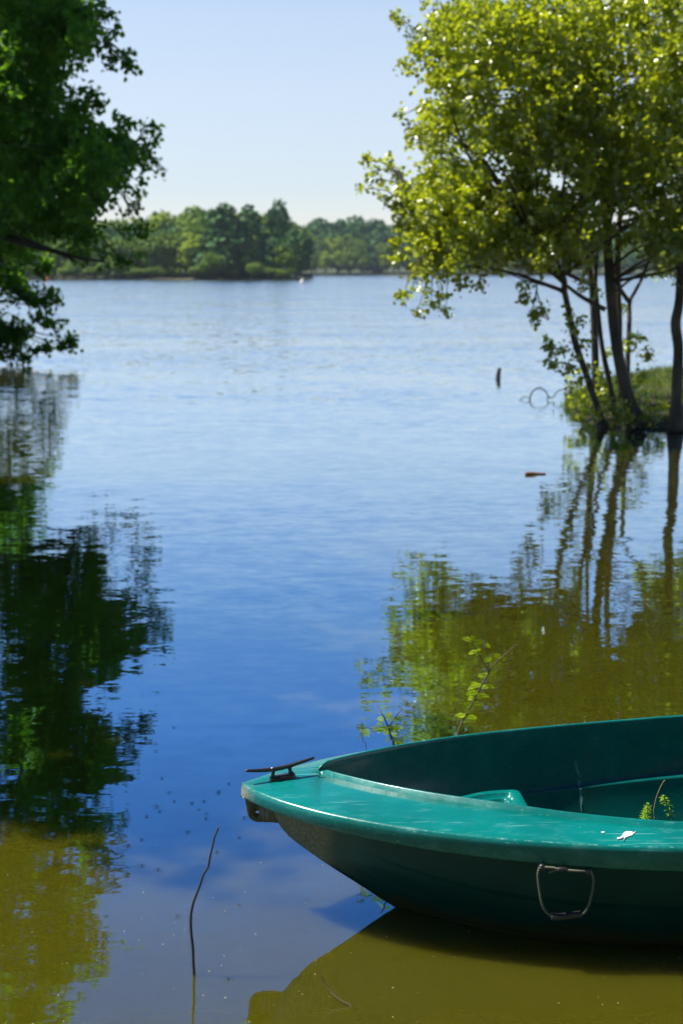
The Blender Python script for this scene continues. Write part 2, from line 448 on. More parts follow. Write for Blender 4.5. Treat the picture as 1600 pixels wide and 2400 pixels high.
M_twig = plain('twig_bark', (0.10, 0.07, 0.05), rough=0.8, scale=200)
M_stick = plain('wet_stick', (0.035, 0.026, 0.02), rough=0.6, scale=300, bump=0.6)
M_needle = leaf_mat('cypress_needles', (0.22, 0.36, 0.004), (0.34, 0.50, 0.006), (0.46, 0.60, 0.012), trans=(0.5, 0.7, 0.01), rough=0.6, tfac=0.45, spec=0.15)
M_aqua = leaf_mat('waterweed_leaf', (0.12, 0.26, 0.01), (0.24, 0.42, 0.015), (0.42, 0.56, 0.04), trans=(0.3, 0.5, 0.02), rough=0.5, tfac=0.35)
M_grass = leaf_mat('bank_grass', (0.03, 0.07, 0.004), (0.08, 0.14, 0.008), (0.20, 0.26, 0.015), trans=(0.3, 0.4, 0.02), rough=0.6, tfac=0.3)
M_far = [leaf_mat('far_foliage_a', (0.08, 0.15, 0.018), (0.145, 0.24, 0.024), (0.24, 0.34, 0.03), trans=(0.12, 0.2, 0.02), rough=0.7, tfac=0.2, spec=0.2),
         leaf_mat('far_foliage_b', (0.13, 0.21, 0.016), (0.23, 0.33, 0.022), (0.35, 0.44, 0.03), trans=(0.16, 0.22, 0.02), rough=0.7, tfac=0.2, spec=0.2),
         leaf_mat('far_foliage_c', (0.03, 0.095, 0.032), (0.058, 0.145, 0.040), (0.10, 0.21, 0.046), trans=(0.05, 0.11, 0.02), rough=0.7, tfac=0.15, spec=0.2)]
M_soil = plain('bank_soil', (0.040, 0.030, 0.018), rough=0.95, scale=14, var=0.5, bump=0.8, bdist=0.03)
M_sand = plain('far_sand', (0.12, 0.10, 0.05), rough=0.95, scale=0.6, var=0.3)
M_far_ground = plain('far_ground', (0.05, 0.07, 0.02), rough=0.95, scale=0.2, var=0.4)
M_bed = plain('lake_mud', (0.08, 0.065, 0.02), rough=0.95, scale=1.5)
M_bug = plain('insect_black', (0.012, 0.010, 0.008), rough=0.4, scale=500)
M_white = plain('white_paint', (0.78, 0.78, 0.75), rough=0.5, scale=300, var=0.12)
M_orange = plain('orange_paint', (0.65, 0.12, 0.04), rough=0.5)

# ------------------------------------------------------------------ setting: water, lake bed
def sheet(name, x0, x1, y0, y1, z, mat, nx=2, ny=2):
    xs = np.linspace(x0, x1, nx); ys = np.linspace(y0, y1, ny)
    X, Y = np.meshgrid(xs, ys)
    V = np.stack([X.ravel(), Y.ravel(), np.full(X.size, z)], 1)
    i = np.arange((ny - 1) * nx).reshape(ny - 1, nx)[:, :-1].ravel()
    me = mesh_np(name, V, [np.stack([i, i + 1, i + nx + 1, i + nx], 1)], [mat])
    return tag(link(name, me), kind='structure')
sheet('lake_water', -1500, 1500, -40, 2600, 0.0, M_water)
sheet('ground', -1600, 1600, -60, 2700, -0.9, M_bed)

# ------------------------------------------------------------------ boat
def interp(tab, x):
    """monotone-ish cubic (catmull) interpolation of a table [(x, v)]"""
    xs = [a for a, _ in tab]; vs = [b for _, b in tab]
    if x <= xs[0]: return vs[0]
    if x >= xs[-1]: return vs[-1]
    i = max(k for k in range(len(xs) - 1) if xs[k] <= x)
    h = xs[i + 1] - xs[i]; t = (x - xs[i]) / h
    def slope(k):
        if k <= 0: return (vs[1] - vs[0]) / (xs[1] - xs[0])
        if k >= len(xs) - 1: return (vs[-1] - vs[-2]) / (xs[-1] - xs[-2])
        return (vs[k + 1] - vs[k - 1]) / (xs[k + 1] - xs[k - 1])
    m0, m1 = slope(i) * h, slope(i + 1) * h
    return (2 * t**3 - 3 * t * t + 1) * vs[i] + (t**3 - 2 * t * t + t) * m0 + (-2 * t**3 + 3 * t * t) * vs[i + 1] + (t**3 - t * t) * m1

X0 = -0.267                      # nose of the bow
XE = 2.30                        # stern
ZN = [(X0, .358), (-.05, .349), (.25, .340), (.60, .333), (.85, .330), (2.3, .345)]     # near gunwale height
ZF = [(X0, .358), (-.05, .360), (.3, .364), (.8, .368), (1.05, .370), (2.3, .365)]      # far gunwale height
def edge(pixels, ztab, extra, dz=0.0):
    out = []
    for px, py in pixels:
        x = (px - 800) / F_PX * 3.9
        for _ in range(4):
            p = at_z(px, py, interp(ztab, x) + dz); x = p.x
        out.append((p.x, p.y))
    return out + extra
E_near = edge([(580, 1846), (650, 1872), (751, 1905), (885, 1928), (1032, 1949), (1220, 1970), (1421, 1982), (1600, 1983)], ZN, [(1.2, 3.262), (1.7, 3.31), (2.3, 3.43)])
E_far = edge([(617, 1817), (684, 1794), (751, 1777), (851, 1756), (925, 1746), (1086, 1727), (1287, 1707), (1421, 1693), (1600, 1680)], ZF, [(1.35, 4.20), (1.8, 4.205), (2.3, 4.11)])
YN0 = 3.615
def qtab(tab): return [(0.0, YN0)] + [(math.sqrt(x - X0), y) for x, y in tab if x > X0 + 0.004]
QN, QF = qtab(E_near), qtab(E_far)
def qfit(tab, deg=5):
    q = np.array([a for a, _ in tab]); y = np.array([b for _, b in tab]) - YN0
    w = np.ones(len(q)); A = np.stack([q ** k for k in range(1, deg + 1)], 1)
    c, *_ = np.linalg.lstsq(A, y, rcond=None)
    print('fit error', np.abs(A @ c - y).max())
    return c
PN, PF = qfit(QN), qfit(QF)
def y_no(x):
    q = math.sqrt(max(0, x - X0)); return YN0 + sum(c * q ** (k + 1) for k, c in enumerate(PN))
def y_fo(x):
    q = math.sqrt(max(0, x - X0)); return YN0 + sum(c * q ** (k + 1) for k, c in enumerate(PF))
XC = -0.062                      # front corner of the open cockpit
I_near = edge([(885, 1845), (1052, 1881), (1220, 1911), (1421, 1931), (1600, 1938)], ZN, [(1.2, 3.335), (1.7, 3.385), (2.16, 3.48)], dz=0.012)
I_far = edge([(885, 1767), (1052, 1735), (1220, 1714), (1421, 1697.5), (1600, 1685)], ZF, [(1.35, 4.135), (1.8, 4.135), (2.16, 4.05)], dz=0.012)
YC0 = at_z(757, 1799, .37).y
CN = [(XC, YC0)] + I_near; CF = [(XC, YC0 + .002)] + I_far
def xfit(tab, deg=4):
    x = np.array([a for a, _ in tab]) - XC; y = np.array([b for _, b in tab]) - tab[0][1]
    A = np.stack([x ** k for k in range(1, deg + 1)], 1)
    c, *_ = np.linalg.lstsq(A, y, rcond=None)
    print('fit error', np.abs(A @ c - y).max())
    return c, tab[0][1]
IN_, IF_ = xfit(CN), xfit(CF)
def y_ni(x): return IN_[1] + sum(c * max(0, x - XC) ** (k + 1) for k, c in enumerate(IN_[0]))
def y_fi(x): return IF_[1] + sum(c * max(0, x - XC) ** (k + 1) for k, c in enumerate(IF_[0]))
def keel_z(x):
    return interp([(X0, .322), (-.215, .316), (-.19, .29), (-.165, .240), (-.14, .208), (-.05, .136), (.05, .066), (.146, .0), (.26, -.055), (.40, -.095), (.6, -.115), (1.2, -.125), (2.3, -.09)], x)

# stations: dense near the nose
ST = [X0 + 0.0001] + [X0 + (k / 14.0) ** 2 * (XC - X0) for k in range(1, 14)] + [XC - 0.0005]
SC = [XC + 0.004, XC + 0.012, XC + 0.024, XC + 0.04] + list(np.linspace(0.0, 2.16, 56))
ALLX = ST + SC + [2.20, 2.25, 2.30]

boat = empty('rowing_boat', (0.9, 3.68, 0.0), 'teal green plastic rowing boat with black bow cleat, lying in the murky shallows', 'boat')

def grid_faces(nrow, ncol, flip=False, close=False):
    f = []
    for i in range(nrow - 1):
        for j in range(ncol - 1):
            a, b, c, d = i * ncol + j, i * ncol + j + 1, (i + 1) * ncol + j + 1, (i + 1) * ncol + j
            f.append((a, d, c, b) if flip else (a, b, c, d))
    return f

# outer deck + rim : one profile per station, near side then far side
RIM = 0.050
def rim_h(x): return interp([(X0, .040), (-.05, .044), (.3, .056), (.8, .067), (2.3, .067)], x)
def deck_rows():
    rows = []
    for x in ALLX:
        yn, yf = y_no(x), y_fo(x)
        zn, zf = interp(ZN, x), interp(ZF, x)
        yc = (yn + yf) / 2
        half = max(1e-4, (yf - yn) / 2)
        rh = rim_h(x)
        if x <= XC or x > 2.16:
            yi_n = yi_f = min(max(YC0 if x <= XC else yc, yn + half * .3), yf - half * .3)
            if x > 2.16: yi_n = yi_f = yc
            coam = 0.0
        else:
            yi_n, yi_f = y_ni(x), y_fi(x)
            coam = min(1.0, (x - XC) / 0.02) * 0.012
        wn_ = yi_n - yn; wf_ = yf - yi_f
        crown = lambda w: min(0.030, 0.19 * w)
        r = min(0.010, half * .45)
        if x <= XC or x > 2.16:
            # closed foredeck: gently crowned
            zi_n = zi_f = (zn + zf) / 2 + 0.010 * min(1, half / .13)
        else:
            tt = min(1, (x - XC) / 0.5)
            zi_n = zn + (0.010 * (1 - tt) + tt * crown(wn_)); zi_f = zf + (0.010 * (1 - tt) + tt * crown(wf_))
        ins = min(0.004, half * .3)
        def side(y_o, z_o, y_i, z_i, s):
            # s=+1 near side (outwards is -y), -1 far
            P = []
            P.append((y_o + s * min(.034, half * .6), z_o - rh + 0.001))        # underside of the rim, inboard
            P.append((y_o + s * (ins + .003), z_o - rh))
            P.append((y_o + s * ins, z_o - rh + 0.006))
            P.append((y_o + s * 0.0005, z_o - r * 1.7))
            P.append((y_o + s * 0.001, z_o - r * .8))
            P.append((y_o + s * r * .45, z_o - r * .25))
            P.append((y_o + s * r * 1.2, z_o + r * .03))
            w = abs(y_i - y_o)
            for t in (0.25, 0.5, 0.75):
                P.append((y_o + s * (r * 1.2 + (w - r * 1.2 - .010) * t) if w > .03 else y_o + (y_i - y_o) * (.3 + .5 * t), z_o + (z_i - z_o) * (t * 1.05 if t < .6 else t * .98)))
            # groove and coaming lip
            if coam > 0:
                P.append((y_i - s * .0165, z_i - .001)); P.append((y_i - s * .0135, z_i - .007)); P.append((y_i - s * .0110, z_i - .006))
                P.append((y_i - s * .0078, z_i + coam * .9)); P.append((y_i - s * .003, z_i + coam)); P.append((y_i - s * .0003, z_i + coam * .7)); P.append((y_i, z_i - .006))
            else:
                for t in (0.85, 0.88, 0.91, 0.94, 0.96, 0.98, 1.0):
                    P.append((y_o + (y_i - y_o) * t, z_i))
            return P
        near = side(yn, zn, yi_n, zi_n, +1)
        far = side(yf, zf, yi_f, zi_f, -1)
        rows.append((x, near, far))
    return rows
rows = deck_rows()
K = len(rows[0][1])
for nm, idx, flip in (('near', 1, False), ('far', 2, True)):
    pass
V = []; Fc = []
for x, near, far in rows:
    V += [(x, y, z) for y, z in near] + [(x, y, z) for y, z in far]
for i in range(len(rows) - 1):
    for j in range(K - 1):
        a = i * 2 * K + j; Fc.append((a, a + 2 * K, a + 2 * K + 1, a + 1))
        a = i * 2 * K + K + j; Fc.append((a, a + 1, a + 2 * K + 1, a + 2 * K))
wear_glint_j = {4: .2, 5: .65, 14: .4}  # edge wear plus painted glint along the rounded rim and the lip
wear_glint_a = np.tile([wear_glint_j.get(j, 0.0) for j in range(K)], 2 * len(rows))
me = mesh_np('gunwale_deck', np.array(V), [np.array(Fc)], [M_deck], smooth=True, attr=wear_glint_a)
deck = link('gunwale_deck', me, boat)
# close the tiny nose gap: station 0 is a narrow strip already
# stern face
bm = bmesh.new()
x, near, far = rows[-1]
ring = [(x, y, z) for y, z in near] + [(x, y, z) for y, z in reversed(far)]
vs = [bm.verts.new(p) for p in ring]; bm.faces.new(vs)
link('stern_board', bm_mesh('stern_board', bm, [M_deck], smooth=False), boat)

# hull shell
NP = 22
Vh = []
def hull_pt(x, u, s):
    """u 0 keel .. 1 under the rim; s -1 near, +1 far"""
    yn, yf = y_no(x), y_fo(x); yc = (yn + yf) / 2; half = (yf - yn) / 2
    zt = (interp(ZN, x) if s < 0 else interp(ZF, x)) - rim_h(x) + .004
    zk = min(keel_z(x), zt - .001)
    W = max(half - min(.024, half * .45), 0.0005)
    p = interp([(X0, 1.2), (-.15, 1.15), (.05, 1.0), (.23, .68), (.5, .36), (.9, .27), (2.3, .25)], x)
    v = u ** 2.2
    w = W * (v ** p)
    z = zk + (zt - zk) * v
    # lapped strakes: small steps outward going up
    st = 0
    if x > -.05:
        k = min(1, (x + .05) / .3) * .010
        for lv in (0.35, 0.68):
            d = (v - lv) / .02
            st += k * max(-1.0, min(0.0, d))
        w += st
    return (x, yc + s * max(w, 0.0005), z)
us = [k / 9 * .6 for k in range(9)] + list(np.linspace(.60, 1, 34))
Vh = []
for x in ALLX:
    Vh += [hull_pt(x, u, -1) for u in reversed(us)] + [hull_pt(x, u, +1) for u in us]
nc = 2 * len(us)
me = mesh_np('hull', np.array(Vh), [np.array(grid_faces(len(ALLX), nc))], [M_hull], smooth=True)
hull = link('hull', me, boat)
bm = bmesh.new()
x = ALLX[-1]
vs = [bm.verts.new(hull_pt(x, u, -1)) for u in reversed(us)] + [bm.verts.new(hull_pt(x, u, +1)) for u in us[1:]]
bm.faces.new(vs)
link('transom', bm_mesh('transom', bm, [M_hull], smooth=False), boat)

# inner liner: wall, ledge, lower wall, floor
ZL = lambda x: interp([(XC, .19), (.5, .200), (1.05, .217), (2.2, .22)], x)
Vl = []
HC = {}
def hull_half(x, z, s):
    key = (round(x, 5), s)
    if key not in HC:
        yc = (y_no(x) + y_fo(x)) / 2
        HC[key] = [(hull_pt(x, u, s)[2], abs(hull_pt(x, u, s)[1] - yc)) for u in np.linspace(0, 1, 60)]
    T_ = HC[key]
    if z <= T_[0][0]: return 0
    for (z0, w0), (z1, w1) in zip(T_, T_[1:]):
        if z <= z1: return w0 + (w1 - w0) * (z - z0) / max(1e-9, z1 - z0)
    return 9.0
def floor_z(x): return max(.012, keel_z(x) + .06)
def liner_row(x):
    t = min(1, max(0, (x - XC) / .25))
    yn, yf = y_ni(x), y_fi(x); yc = (yn + yf) / 2; half = (yf - yn) / 2
    L = []
    for s, ye, zt in ((+1, yn, interp(ZN, x)), (-1, yf, interp(ZF, x))):
        w = half
        z0 = zt + .012 * t + .004
        zl = ZL(x)
        i1 = min(.008, w * .2); lw = min(.028, w * .3) ; i2 = min(.006, w * .3)
        P = [(ye, z0 - .002), (ye + s * .001, z0 - .012), (ye + s * i1 * .5, (z0 + zl) / 2), (ye + s * i1 * .9, zl + .006), (ye + s * (i1 + .004 * t), zl + .0015),
             (ye + s * (i1 + lw * .8), zl - .001), (ye + s * (i1 + lw), zl - .004), (ye + s * (i1 + lw + .0005), zl - .008), (ye + s * (i1 + lw + .001), zl - .02), (ye + s * (i1 + lw + i2 * .4), .09), (ye + s * (i1 + lw + i2 * .6), .035), (ye + s * (i1 + lw + i2), .018), (ye + s * (w * .85), 0.012)]
        Q = []
        for y, z in P:
            zf_ = max(z, floor_z(x))
            hw = hull_half(x, zf_, -1 if s > 0 else 1) - .010
            ych = (y_no(x) + y_fo(x)) / 2
            if z < zl + .0005 or True:
                if s > 0: y = max(y, min(ych - .001, ych - hw))
                else: y = min(y, max(ych + .001, ych + hw))
            Q.append((y, zf_))
        L.append(Q)
    near, far = L
    pts = near + [(yc, max(.010, floor_z(x)))] + far[::-1]
    return [(x, y, z) for y, z in pts]
Vl = []
for x in SC: Vl += liner_row(x)
nl = len(liner_row(SC[0]))
Fl = grid_faces(len(SC), nl, flip=True)
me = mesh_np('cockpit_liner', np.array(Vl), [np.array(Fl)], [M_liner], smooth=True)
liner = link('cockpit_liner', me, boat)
bm = bmesh.new()
vs = [bm.verts.new(p) for p in liner_row(SC[-1])]; bm.faces.new(vs)
link('stern_bulkhead', bm_mesh('stern_bulkhead', bm, [M_liner], smooth=False), boat)

# bow seat with a stepped recess
zs = .235
SEAT_FAR = [(at_z(px, py, zs).x, at_z(px, py, zs).y) for px, py in ((1046, 1872), (1133, 1854), (1193, 1849.5))]
SEAT_FAR = [(.0, SEAT_FAR[0][1] - .10), (.12, SEAT_FAR[0][1] - .055)] + SEAT_FAR
def seat_outline(inset, zt):
    xa, xb = 0.12 + inset * 1.2, .508 - inset
    P = []
    xs = np.linspace(xa, xb - .022, 14)
    for x in xs: P.append((x, interp(SEAT_FAR, x) - inset, zt))
    P += [(xb - .010, interp(SEAT_FAR, xb) - .001 - inset, zt), (xb - .002, interp(SEAT_FAR, xb) - .006 - inset, zt), (xb + .001, interp(SEAT_FAR, xb) - .018 - inset, zt), (xb + .012, 3.73, zt), (xb + .016, 3.60, zt), (xb + .008, y_ni(xb) + .06 + inset, zt)]
    for x in xs[::-1]: P.append((x, y_ni(x) + .05 + min(inset, .02), zt))
    return P
loops_ = [seat_outline(.0, .11), seat_outline(-.003, zs - .012), seat_outline(-.001, zs - .003), seat_outline(.003, zs), seat_outline(.022, zs), seat_outline(.024, zs - .002), seat_outline(.026, zs - .011), seat_outline(.037, zs - .012),
          seat_outline(.039, zs - .014), seat_outline(.043, zs - .06)]
n = len(loops_[0]); Vs = [p for L in loops_ for p in L]; Fs = []
for i in range(len(loops_) - 1):
    for j in range(n):
        j2 = (j + 1) % n; Fs.append((i * n + j, (i + 1) * n + j, (i + 1) * n + j2, i * n + j2))
def in_hull(p):
    x, y, z = p; yc = (y_no(x) + y_fo(x)) / 2
    hw = hull_half(x, z, -1 if y < yc else 1) - .014
    return (x, yc + max(-max(hw, .001), min(max(hw, .001), y - yc)), z)
Vs = [in_hull(p) for p in Vs]
bm = bmesh.new(); bv = [bm.verts.new(p) for p in Vs]
for f in Fs: bm.faces.new([bv[k] for k in f])
bm.faces.new([bv[(len(loops_) - 1) * n + j] for j in range(n)])
bmesh.ops.recalc_face_normals(bm, faces=bm.faces)
seat = link('bow_seat', bm_mesh('bow_seat', bm, [M_deck]), boat)

# mooring lug under the nose (plate with an eye)
def lug():
    bm = bmesh.new()
    yl = YN0 + .004; th = .011
    outl = [(574, 1868), (576, 1888), (578, 1903), (581, 1913), (587, 1921), (595, 1926), (607, 1928), (625, 1928), (645, 1929), (668, 1931), (690, 1925), (690, 1895), (660, 1876), (630, 1866), (600, 1862)]
    c = at_y(603, 1906, yl - th)
    O = [at_y(px, py, yl - th) for px, py in outl]
    # resample outline by angle around the hole centre
    n = 40
    def hit(a):
        d = Vector((math.cos(a), 0, math.sin(a))); best = None
        for i in range(len(O)):
            p, q = O[i], O[(i + 1) % len(O)]
            e = q - p; den = d.x * e.z - d.z * e.x
            if abs(den) < 1e-12: continue
            t = ((p.x - c.x) * e.z - (p.z - c.z) * e.x) / den
            u = ((p.x - c.x) * d.z - (p.z - c.z) * d.x) / den
            if t > 0 and -1e-6 <= u <= 1 + 1e-6 and (best is None or t > best): best = t
        return c + d * best
    rings = []
    for y, sh in ((-th, .003), (-th + .003, 0), (th - .003, 0), (th, .003)):
        R_ = []
        for k in range(n):
            p = hit(2 * math.pi * k / n); v = (c - p).normalized() * sh
            R_.append(bm.verts.new((p.x + v.x, yl + y, p.z + v.z)))
        rings.append(R_)
    for y in (th, -th):
        rings.append([bm.verts.new((c.x + .0066 * math.cos(2 * math.pi * k / n), yl + y, c.z + .0066 * math.sin(2 * math.pi * k / n))) for k in range(n)])
    rings.append(rings[0])
    for i in range(len(rings) - 1):
        for k in range(n):
            k2 = (k + 1) % n
            bm.faces.new((rings[i][k], rings[i][k2], rings[i + 1][k2], rings[i + 1][k]))
    bmesh.ops.recalc_face_normals(bm, faces=bm.faces)
    return bm_mesh('mooring_lug', bm, [M_hull])
link('mooring_lug', lug(), boat)

# cleat
def zoomed(ox, oy, sc): return lambda x, y: (ox + x * sc, oy + y * sc)
z2 = zoomed(540, 1720, 460 / 1568)
yL, yR = 3.595, 3.655
def cl(x, y, dy=0.0):
    px, py = z2(x, y); t = (x - 120) / 552
    return at_y(px, py, yL + (yR - yL) * t + dy)
T = Tubes()
bar = smooth_path([cl(122, 294), cl(200, 293), cl(310, 287), cl(400, 273), (cl(480, 252)), cl(580, 219), cl(668, 190)], 5)
T.add(bar, .0042, sides=10, radii=[.0034 + .0026 * math.sin(math.pi * (i + .6) / (len(bar) + .2)) for i in range(len(bar))])
for (xt, yt, xb, yb) in ((340, 285, 340, 350), (470, 262, 483, 318)):
    T.add(smooth_path([cl(xt, yt), cl((xt + xb) / 2, (yt + yb) / 2), cl(xb, yb)], 4), .006, sides=10, radii=[.010, .0075, .0058, .005, .0048, .0055, .0065, .0085, .010])
me = T.mesh('cleat', M_black)
cleat = link('cleat', me, boat)
bm = bmesh.new()
ba, bb = cl(325, 354), cl(505, 322)
mid = (ba + bb) / 2; ax = (bb - ba); L = ax.length; ax.normalize(); side_v = Vector((-ax.y, ax.x, 0)).normalized()
for s in (0, 1):
    pass
base_pts = []
for k in range(28):
    a = 2 * math.pi * k / 28
    ca, sa = math.cos(a), math.sin(a)
    base_pts.append((math.copysign(abs(ca) ** .6, ca) * (L / 2 + .004), math.copysign(abs(sa) ** .6, sa) * .0125))
lo = [bm.verts.new(mid + ax * u + side_v * v + Vector((0, 0, -.008))) for u, v in base_pts]
hi = [bm.verts.new(mid + ax * u + side_v * v + Vector((0, 0, .001))) for u, v in base_pts]
h2 = [bm.verts.new(mid + ax * u * .9 + side_v * v * .8 + Vector((0, 0, .0035))) for u, v in base_pts]
for A, B in ((lo, hi), (hi, h2)):
    for k in range(28): bm.faces.new((A[k], A[(k + 1) % 28], B[(k + 1) % 28], B[k]))
bm.faces.new(h2)
link('cleat_base', bm_mesh('cleat_base', bm, [M_black]), cleat)
for sx, sy in ((335, 266), (462, 243)):
    bm = bmesh.new()
    bmesh.ops.create_uvsphere(bm, u_segments=12, v_segments=8, radius=.0042, matrix=Matrix.Translation(cl(sx, sy + 4)) @ Matrix.Diagonal((1, 1, .35, 1)))
    link('screw', bm_mesh('screw', bm, [M_steel]), cleat)

# rope handle with black grip
z3 = zoomed(1000, 1780, 600 / 1568)
YR_ = 3.262
def r3(x, y, dy=0): return at_y(*z3(x, y), YR_ + dy)
def twisted(T, pts, r=.0031, pitch=.016):
    P = smooth_path(pts, 14)
    L = 0; acc = [0]
    for a, b in zip(P, P[1:]): L += (b - a).length; acc.append(L)
    m = max(8, int(L / .0016))
    for st in range(3):
        Q = []
        for i in range(m + 1):
            s = L * i / m
            k = max(j for j in range(len(acc)) if acc[j] <= s + 1e-9); k = min(k, len(P) - 2)
            t = (s - acc[k]) / max(1e-9, acc[k + 1] - acc[k]); p = P[k].lerp(P[k + 1], t)
            d = (P[k + 1] - P[k]).normalized(); a = Vector((0, 1, 0)); a = (a - d * a.dot(d)).normalized(); b = d.cross(a)
            th = 2 * math.pi * (s / pitch + st / 3)
            Q.append(p + (a * math.cos(th) + b * math.sin(th)) * r * .55)
        T.add(Q, r * .58, sides=5)
T = Tubes()
twisted(T, [r3(716, 652, .012), r3(690, 662), r3(678, 700), r3(681, 750), r3(687, 800), r3(700, 870), r3(722, 925), r3(762, 965)])
twisted(T, [r3(990, 672, .012), r3(1003, 688), r3(1018, 730), r3(1014, 790), r3(1003, 840), r3(990, 890), r3(962, 940), r3(930, 950)])
twisted(T, [r3(720, 660), r3(770, 664), r3(800, 672)], r=.0032)
twisted(T, [r3(745, 690), r3(775, 682), r3(806, 672)], r=.0032)
twisted(T, [r3(850, 678), r3(900, 682), r3(968, 683)], r=.0032)
rope = link('rope_handle', T.mesh('rope_handle', M_rope), boat)
T = Tubes()
T.add(smooth_path([r3(758, 962), r3(820, 962), r3(890, 952), r3(945, 945)], 5), .0085, sides=12)
link('grip', T.mesh('grip', M_black), rope)
T = Tubes()
T.add(smooth_path([r3(800, 674, -.002), r3(825, 672, -.003), r3(852, 676, -.002)], 4), .0062, sides=8)
link('knot', T.mesh('knot', M_black), rope)
for a_, b_ in ((r3(700, 655, .012), r3(706, 665, -.002)), (r3(985, 678, .012), r3(990, 688, -.002))):
    T = Tubes(); T.add([a_, b_], .009, sides=8); link('eyelet', T.mesh('eyelet', M_black), rope)

# bird dropping on the near deck, chips in the edge, chalk scrape inside the far wall
def on_deck(px, py):
    x = 0.7
    z = .345
    best = None
    for _ in range(12):
        p = at_z(px, py, z)
        yn, yi = y_no(p.x), y_ni(p.x)
        t = min(1, max(0, (p.y - yn) / (yi - yn)))
        zn = interp(ZN, p.x); z = zn + t * min(.030, .19 * (yi - yn))
    return Vector((p.x, p.y, z + .0016))
def blob_mesh(name, polys, mat, f):
    bm = bmesh.new()
    for poly in polys:
        top = [f(*q) for q in poly]
        vt = [bm.verts.new(p + Vector((0, 0, .0009))) for p in top]; vb = [bm.verts.new(p - Vector((0, 0, .0012))) for p in top]
        n = len(vt); bm.faces.new(vt)
        for k in range(n): bm.faces.new((vt[k], vb[k], vb[(k + 1) % n], vt[(k + 1) % n]))
    bmesh.ops.recalc_face_normals(bm, faces=bm.faces)
    return bm_mesh(name, bm, [mat], smooth=False)
f3 = lambda x, y: on_deck(*z3(x, y))
drop = [[(1198, 462), (1206, 450), (1222, 445), (1250, 446), (1262, 452), (1280, 444), (1263, 458), (1255, 468), (1245, 470), (1228, 476), (1214, 482), (1200, 502), (1210, 480), (1196, 482), (1180, 490), (1163, 492), (1162, 484), (1180, 480), (1194, 472)],
        [(1066, 447), (1084, 446), (1086, 452), (1068, 453)]]
dp = link('bird_dropping', blob_mesh('bird_dropping', drop, M_white, f3), boat)
tag(dp, 'white bird dropping splashed on the near rim')

# chalk scrape down the far inner wall
from mathutils.bvhtree import BVHTree
_bvh = BVHTree.FromPolygons([Vector(p) for p in Vl], [tuple(f) for f in Fl])
def on_far_wall(px, py):
    r = ray(px, py).normalized(); o = Vector((0, 0, CAM_H)) + r * 3.55
    hit = _bvh.ray_cast(o, r)[0]
    if hit is None: hit = o + r * .5
    return hit + Vector((0, -.0016, .0006))
M_chalk = plain('chalk_scrape', (0.10, 0.24, 0.25), rough=0.9, scale=220, var=0.7)
bm = bmesh.new()
cen = [(908, 0, 3), (910, 30, 9), (918, 60, 10), (928, 90, 9), (938, 110, 7), (930, 122, 13), (930, 145, 11), (936, 180, 9), (938, 215, 10), (943, 245, 8), (942, 290, 4), (946, 320, 2)]
prev = None
for x, y, w in cen:
    a = bm.verts.new(on_far_wall(*z3(x - w + random.uniform(-2, 2), y))); b = bm.verts.new(on_far_wall(*z3(x + w + random.uniform(-2, 2), y)))
    if prev and abs(y - 122) > 1: bm.faces.new((prev[0], a, b, prev[1]))
    prev = (a, b)
sc_o = link('chalky_scrape', bm_mesh('chalky_scrape', bm, [M_chalk], smooth=False), boat)

# ------------------------------------------------------------------ leaf clouds
def leaf_arrays(C, Nrm, size, tint, aspect=0.8, fold=0.22):
    """round-ish folded leaves, six points each"""
    n = len(C)
    Nrm = Nrm / np.linalg.norm(Nrm, axis=1, keepdims=True)
    r = rng.normal(size=(n, 3)); a = np.cross(Nrm, r); a /= np.linalg.norm(a, axis=1, keepdims=True) + 1e-9
    b = np.cross(Nrm, a)
    s = size[:, None]
    w = aspect * 0.5
    def P(u, v, h): return C + a * (u * s) + b * (v * s) + Nrm * (h * s)
    V = np.stack([P(-.5, 0, 0), P(-.18, w, fold * .9), P(.25, w * .85, fold * .8), P(.5, 0, -.06), P(.25, -w * .85, fold * .8), P(-.18, -w, fold * .9)], 1).reshape(-1, 3)
    i = np.arange(n) * 6
    F = np.concatenate([np.stack([i, i + 1, i + 2, i + 3], 1), np.stack([i, i + 3, i + 4, i + 5], 1)])
    return V, F, np.repeat(tint, 6)

def in_poly(px, py, poly):
    poly = np.asarray(poly, float); inside = np.zeros(len(px), bool)
    x0, y0 = poly[:, 0], poly[:, 1]; x1, y1 = np.roll(x0, -1), np.roll(y0, -1)
    for a, b, c, d in zip(x0, y0, x1, y1):
        if b == d: continue
        cond = ((b > py) != (d > py)) & (px < (c - a) * (py - b) / (d - b) + a)
        inside ^= cond
    return inside

def sample_clumps(poly, n, ylo, yhi, rlo, rhi):
    """clump centres through a crown's volume whose side view is the outline poly"""
    poly = np.asarray(poly, float)
    lo, hi = poly.min(0), poly.max(0)
    out = []
    while len(out) < n:
        m = 400
        px = rng.uniform(lo[0], hi[0], m); py = rng.uniform(lo[1], hi[1], m)
        Y = rng.uniform(ylo, yhi, m); r = rng.uniform(rlo, rhi, m)
        rp = r * F_PX / Y * .62
        ok = in_poly(px, py, poly) & in_poly(px - rp, py, poly) & in_poly(px + rp, py, poly) & in_poly(px, py - rp, poly) & in_poly(px, py + rp, poly)
        for a, b, c, d in zip(px[ok], py[ok], Y[ok], r[ok]): out.append((at_y(a, b, c), d))
    return out[:n]

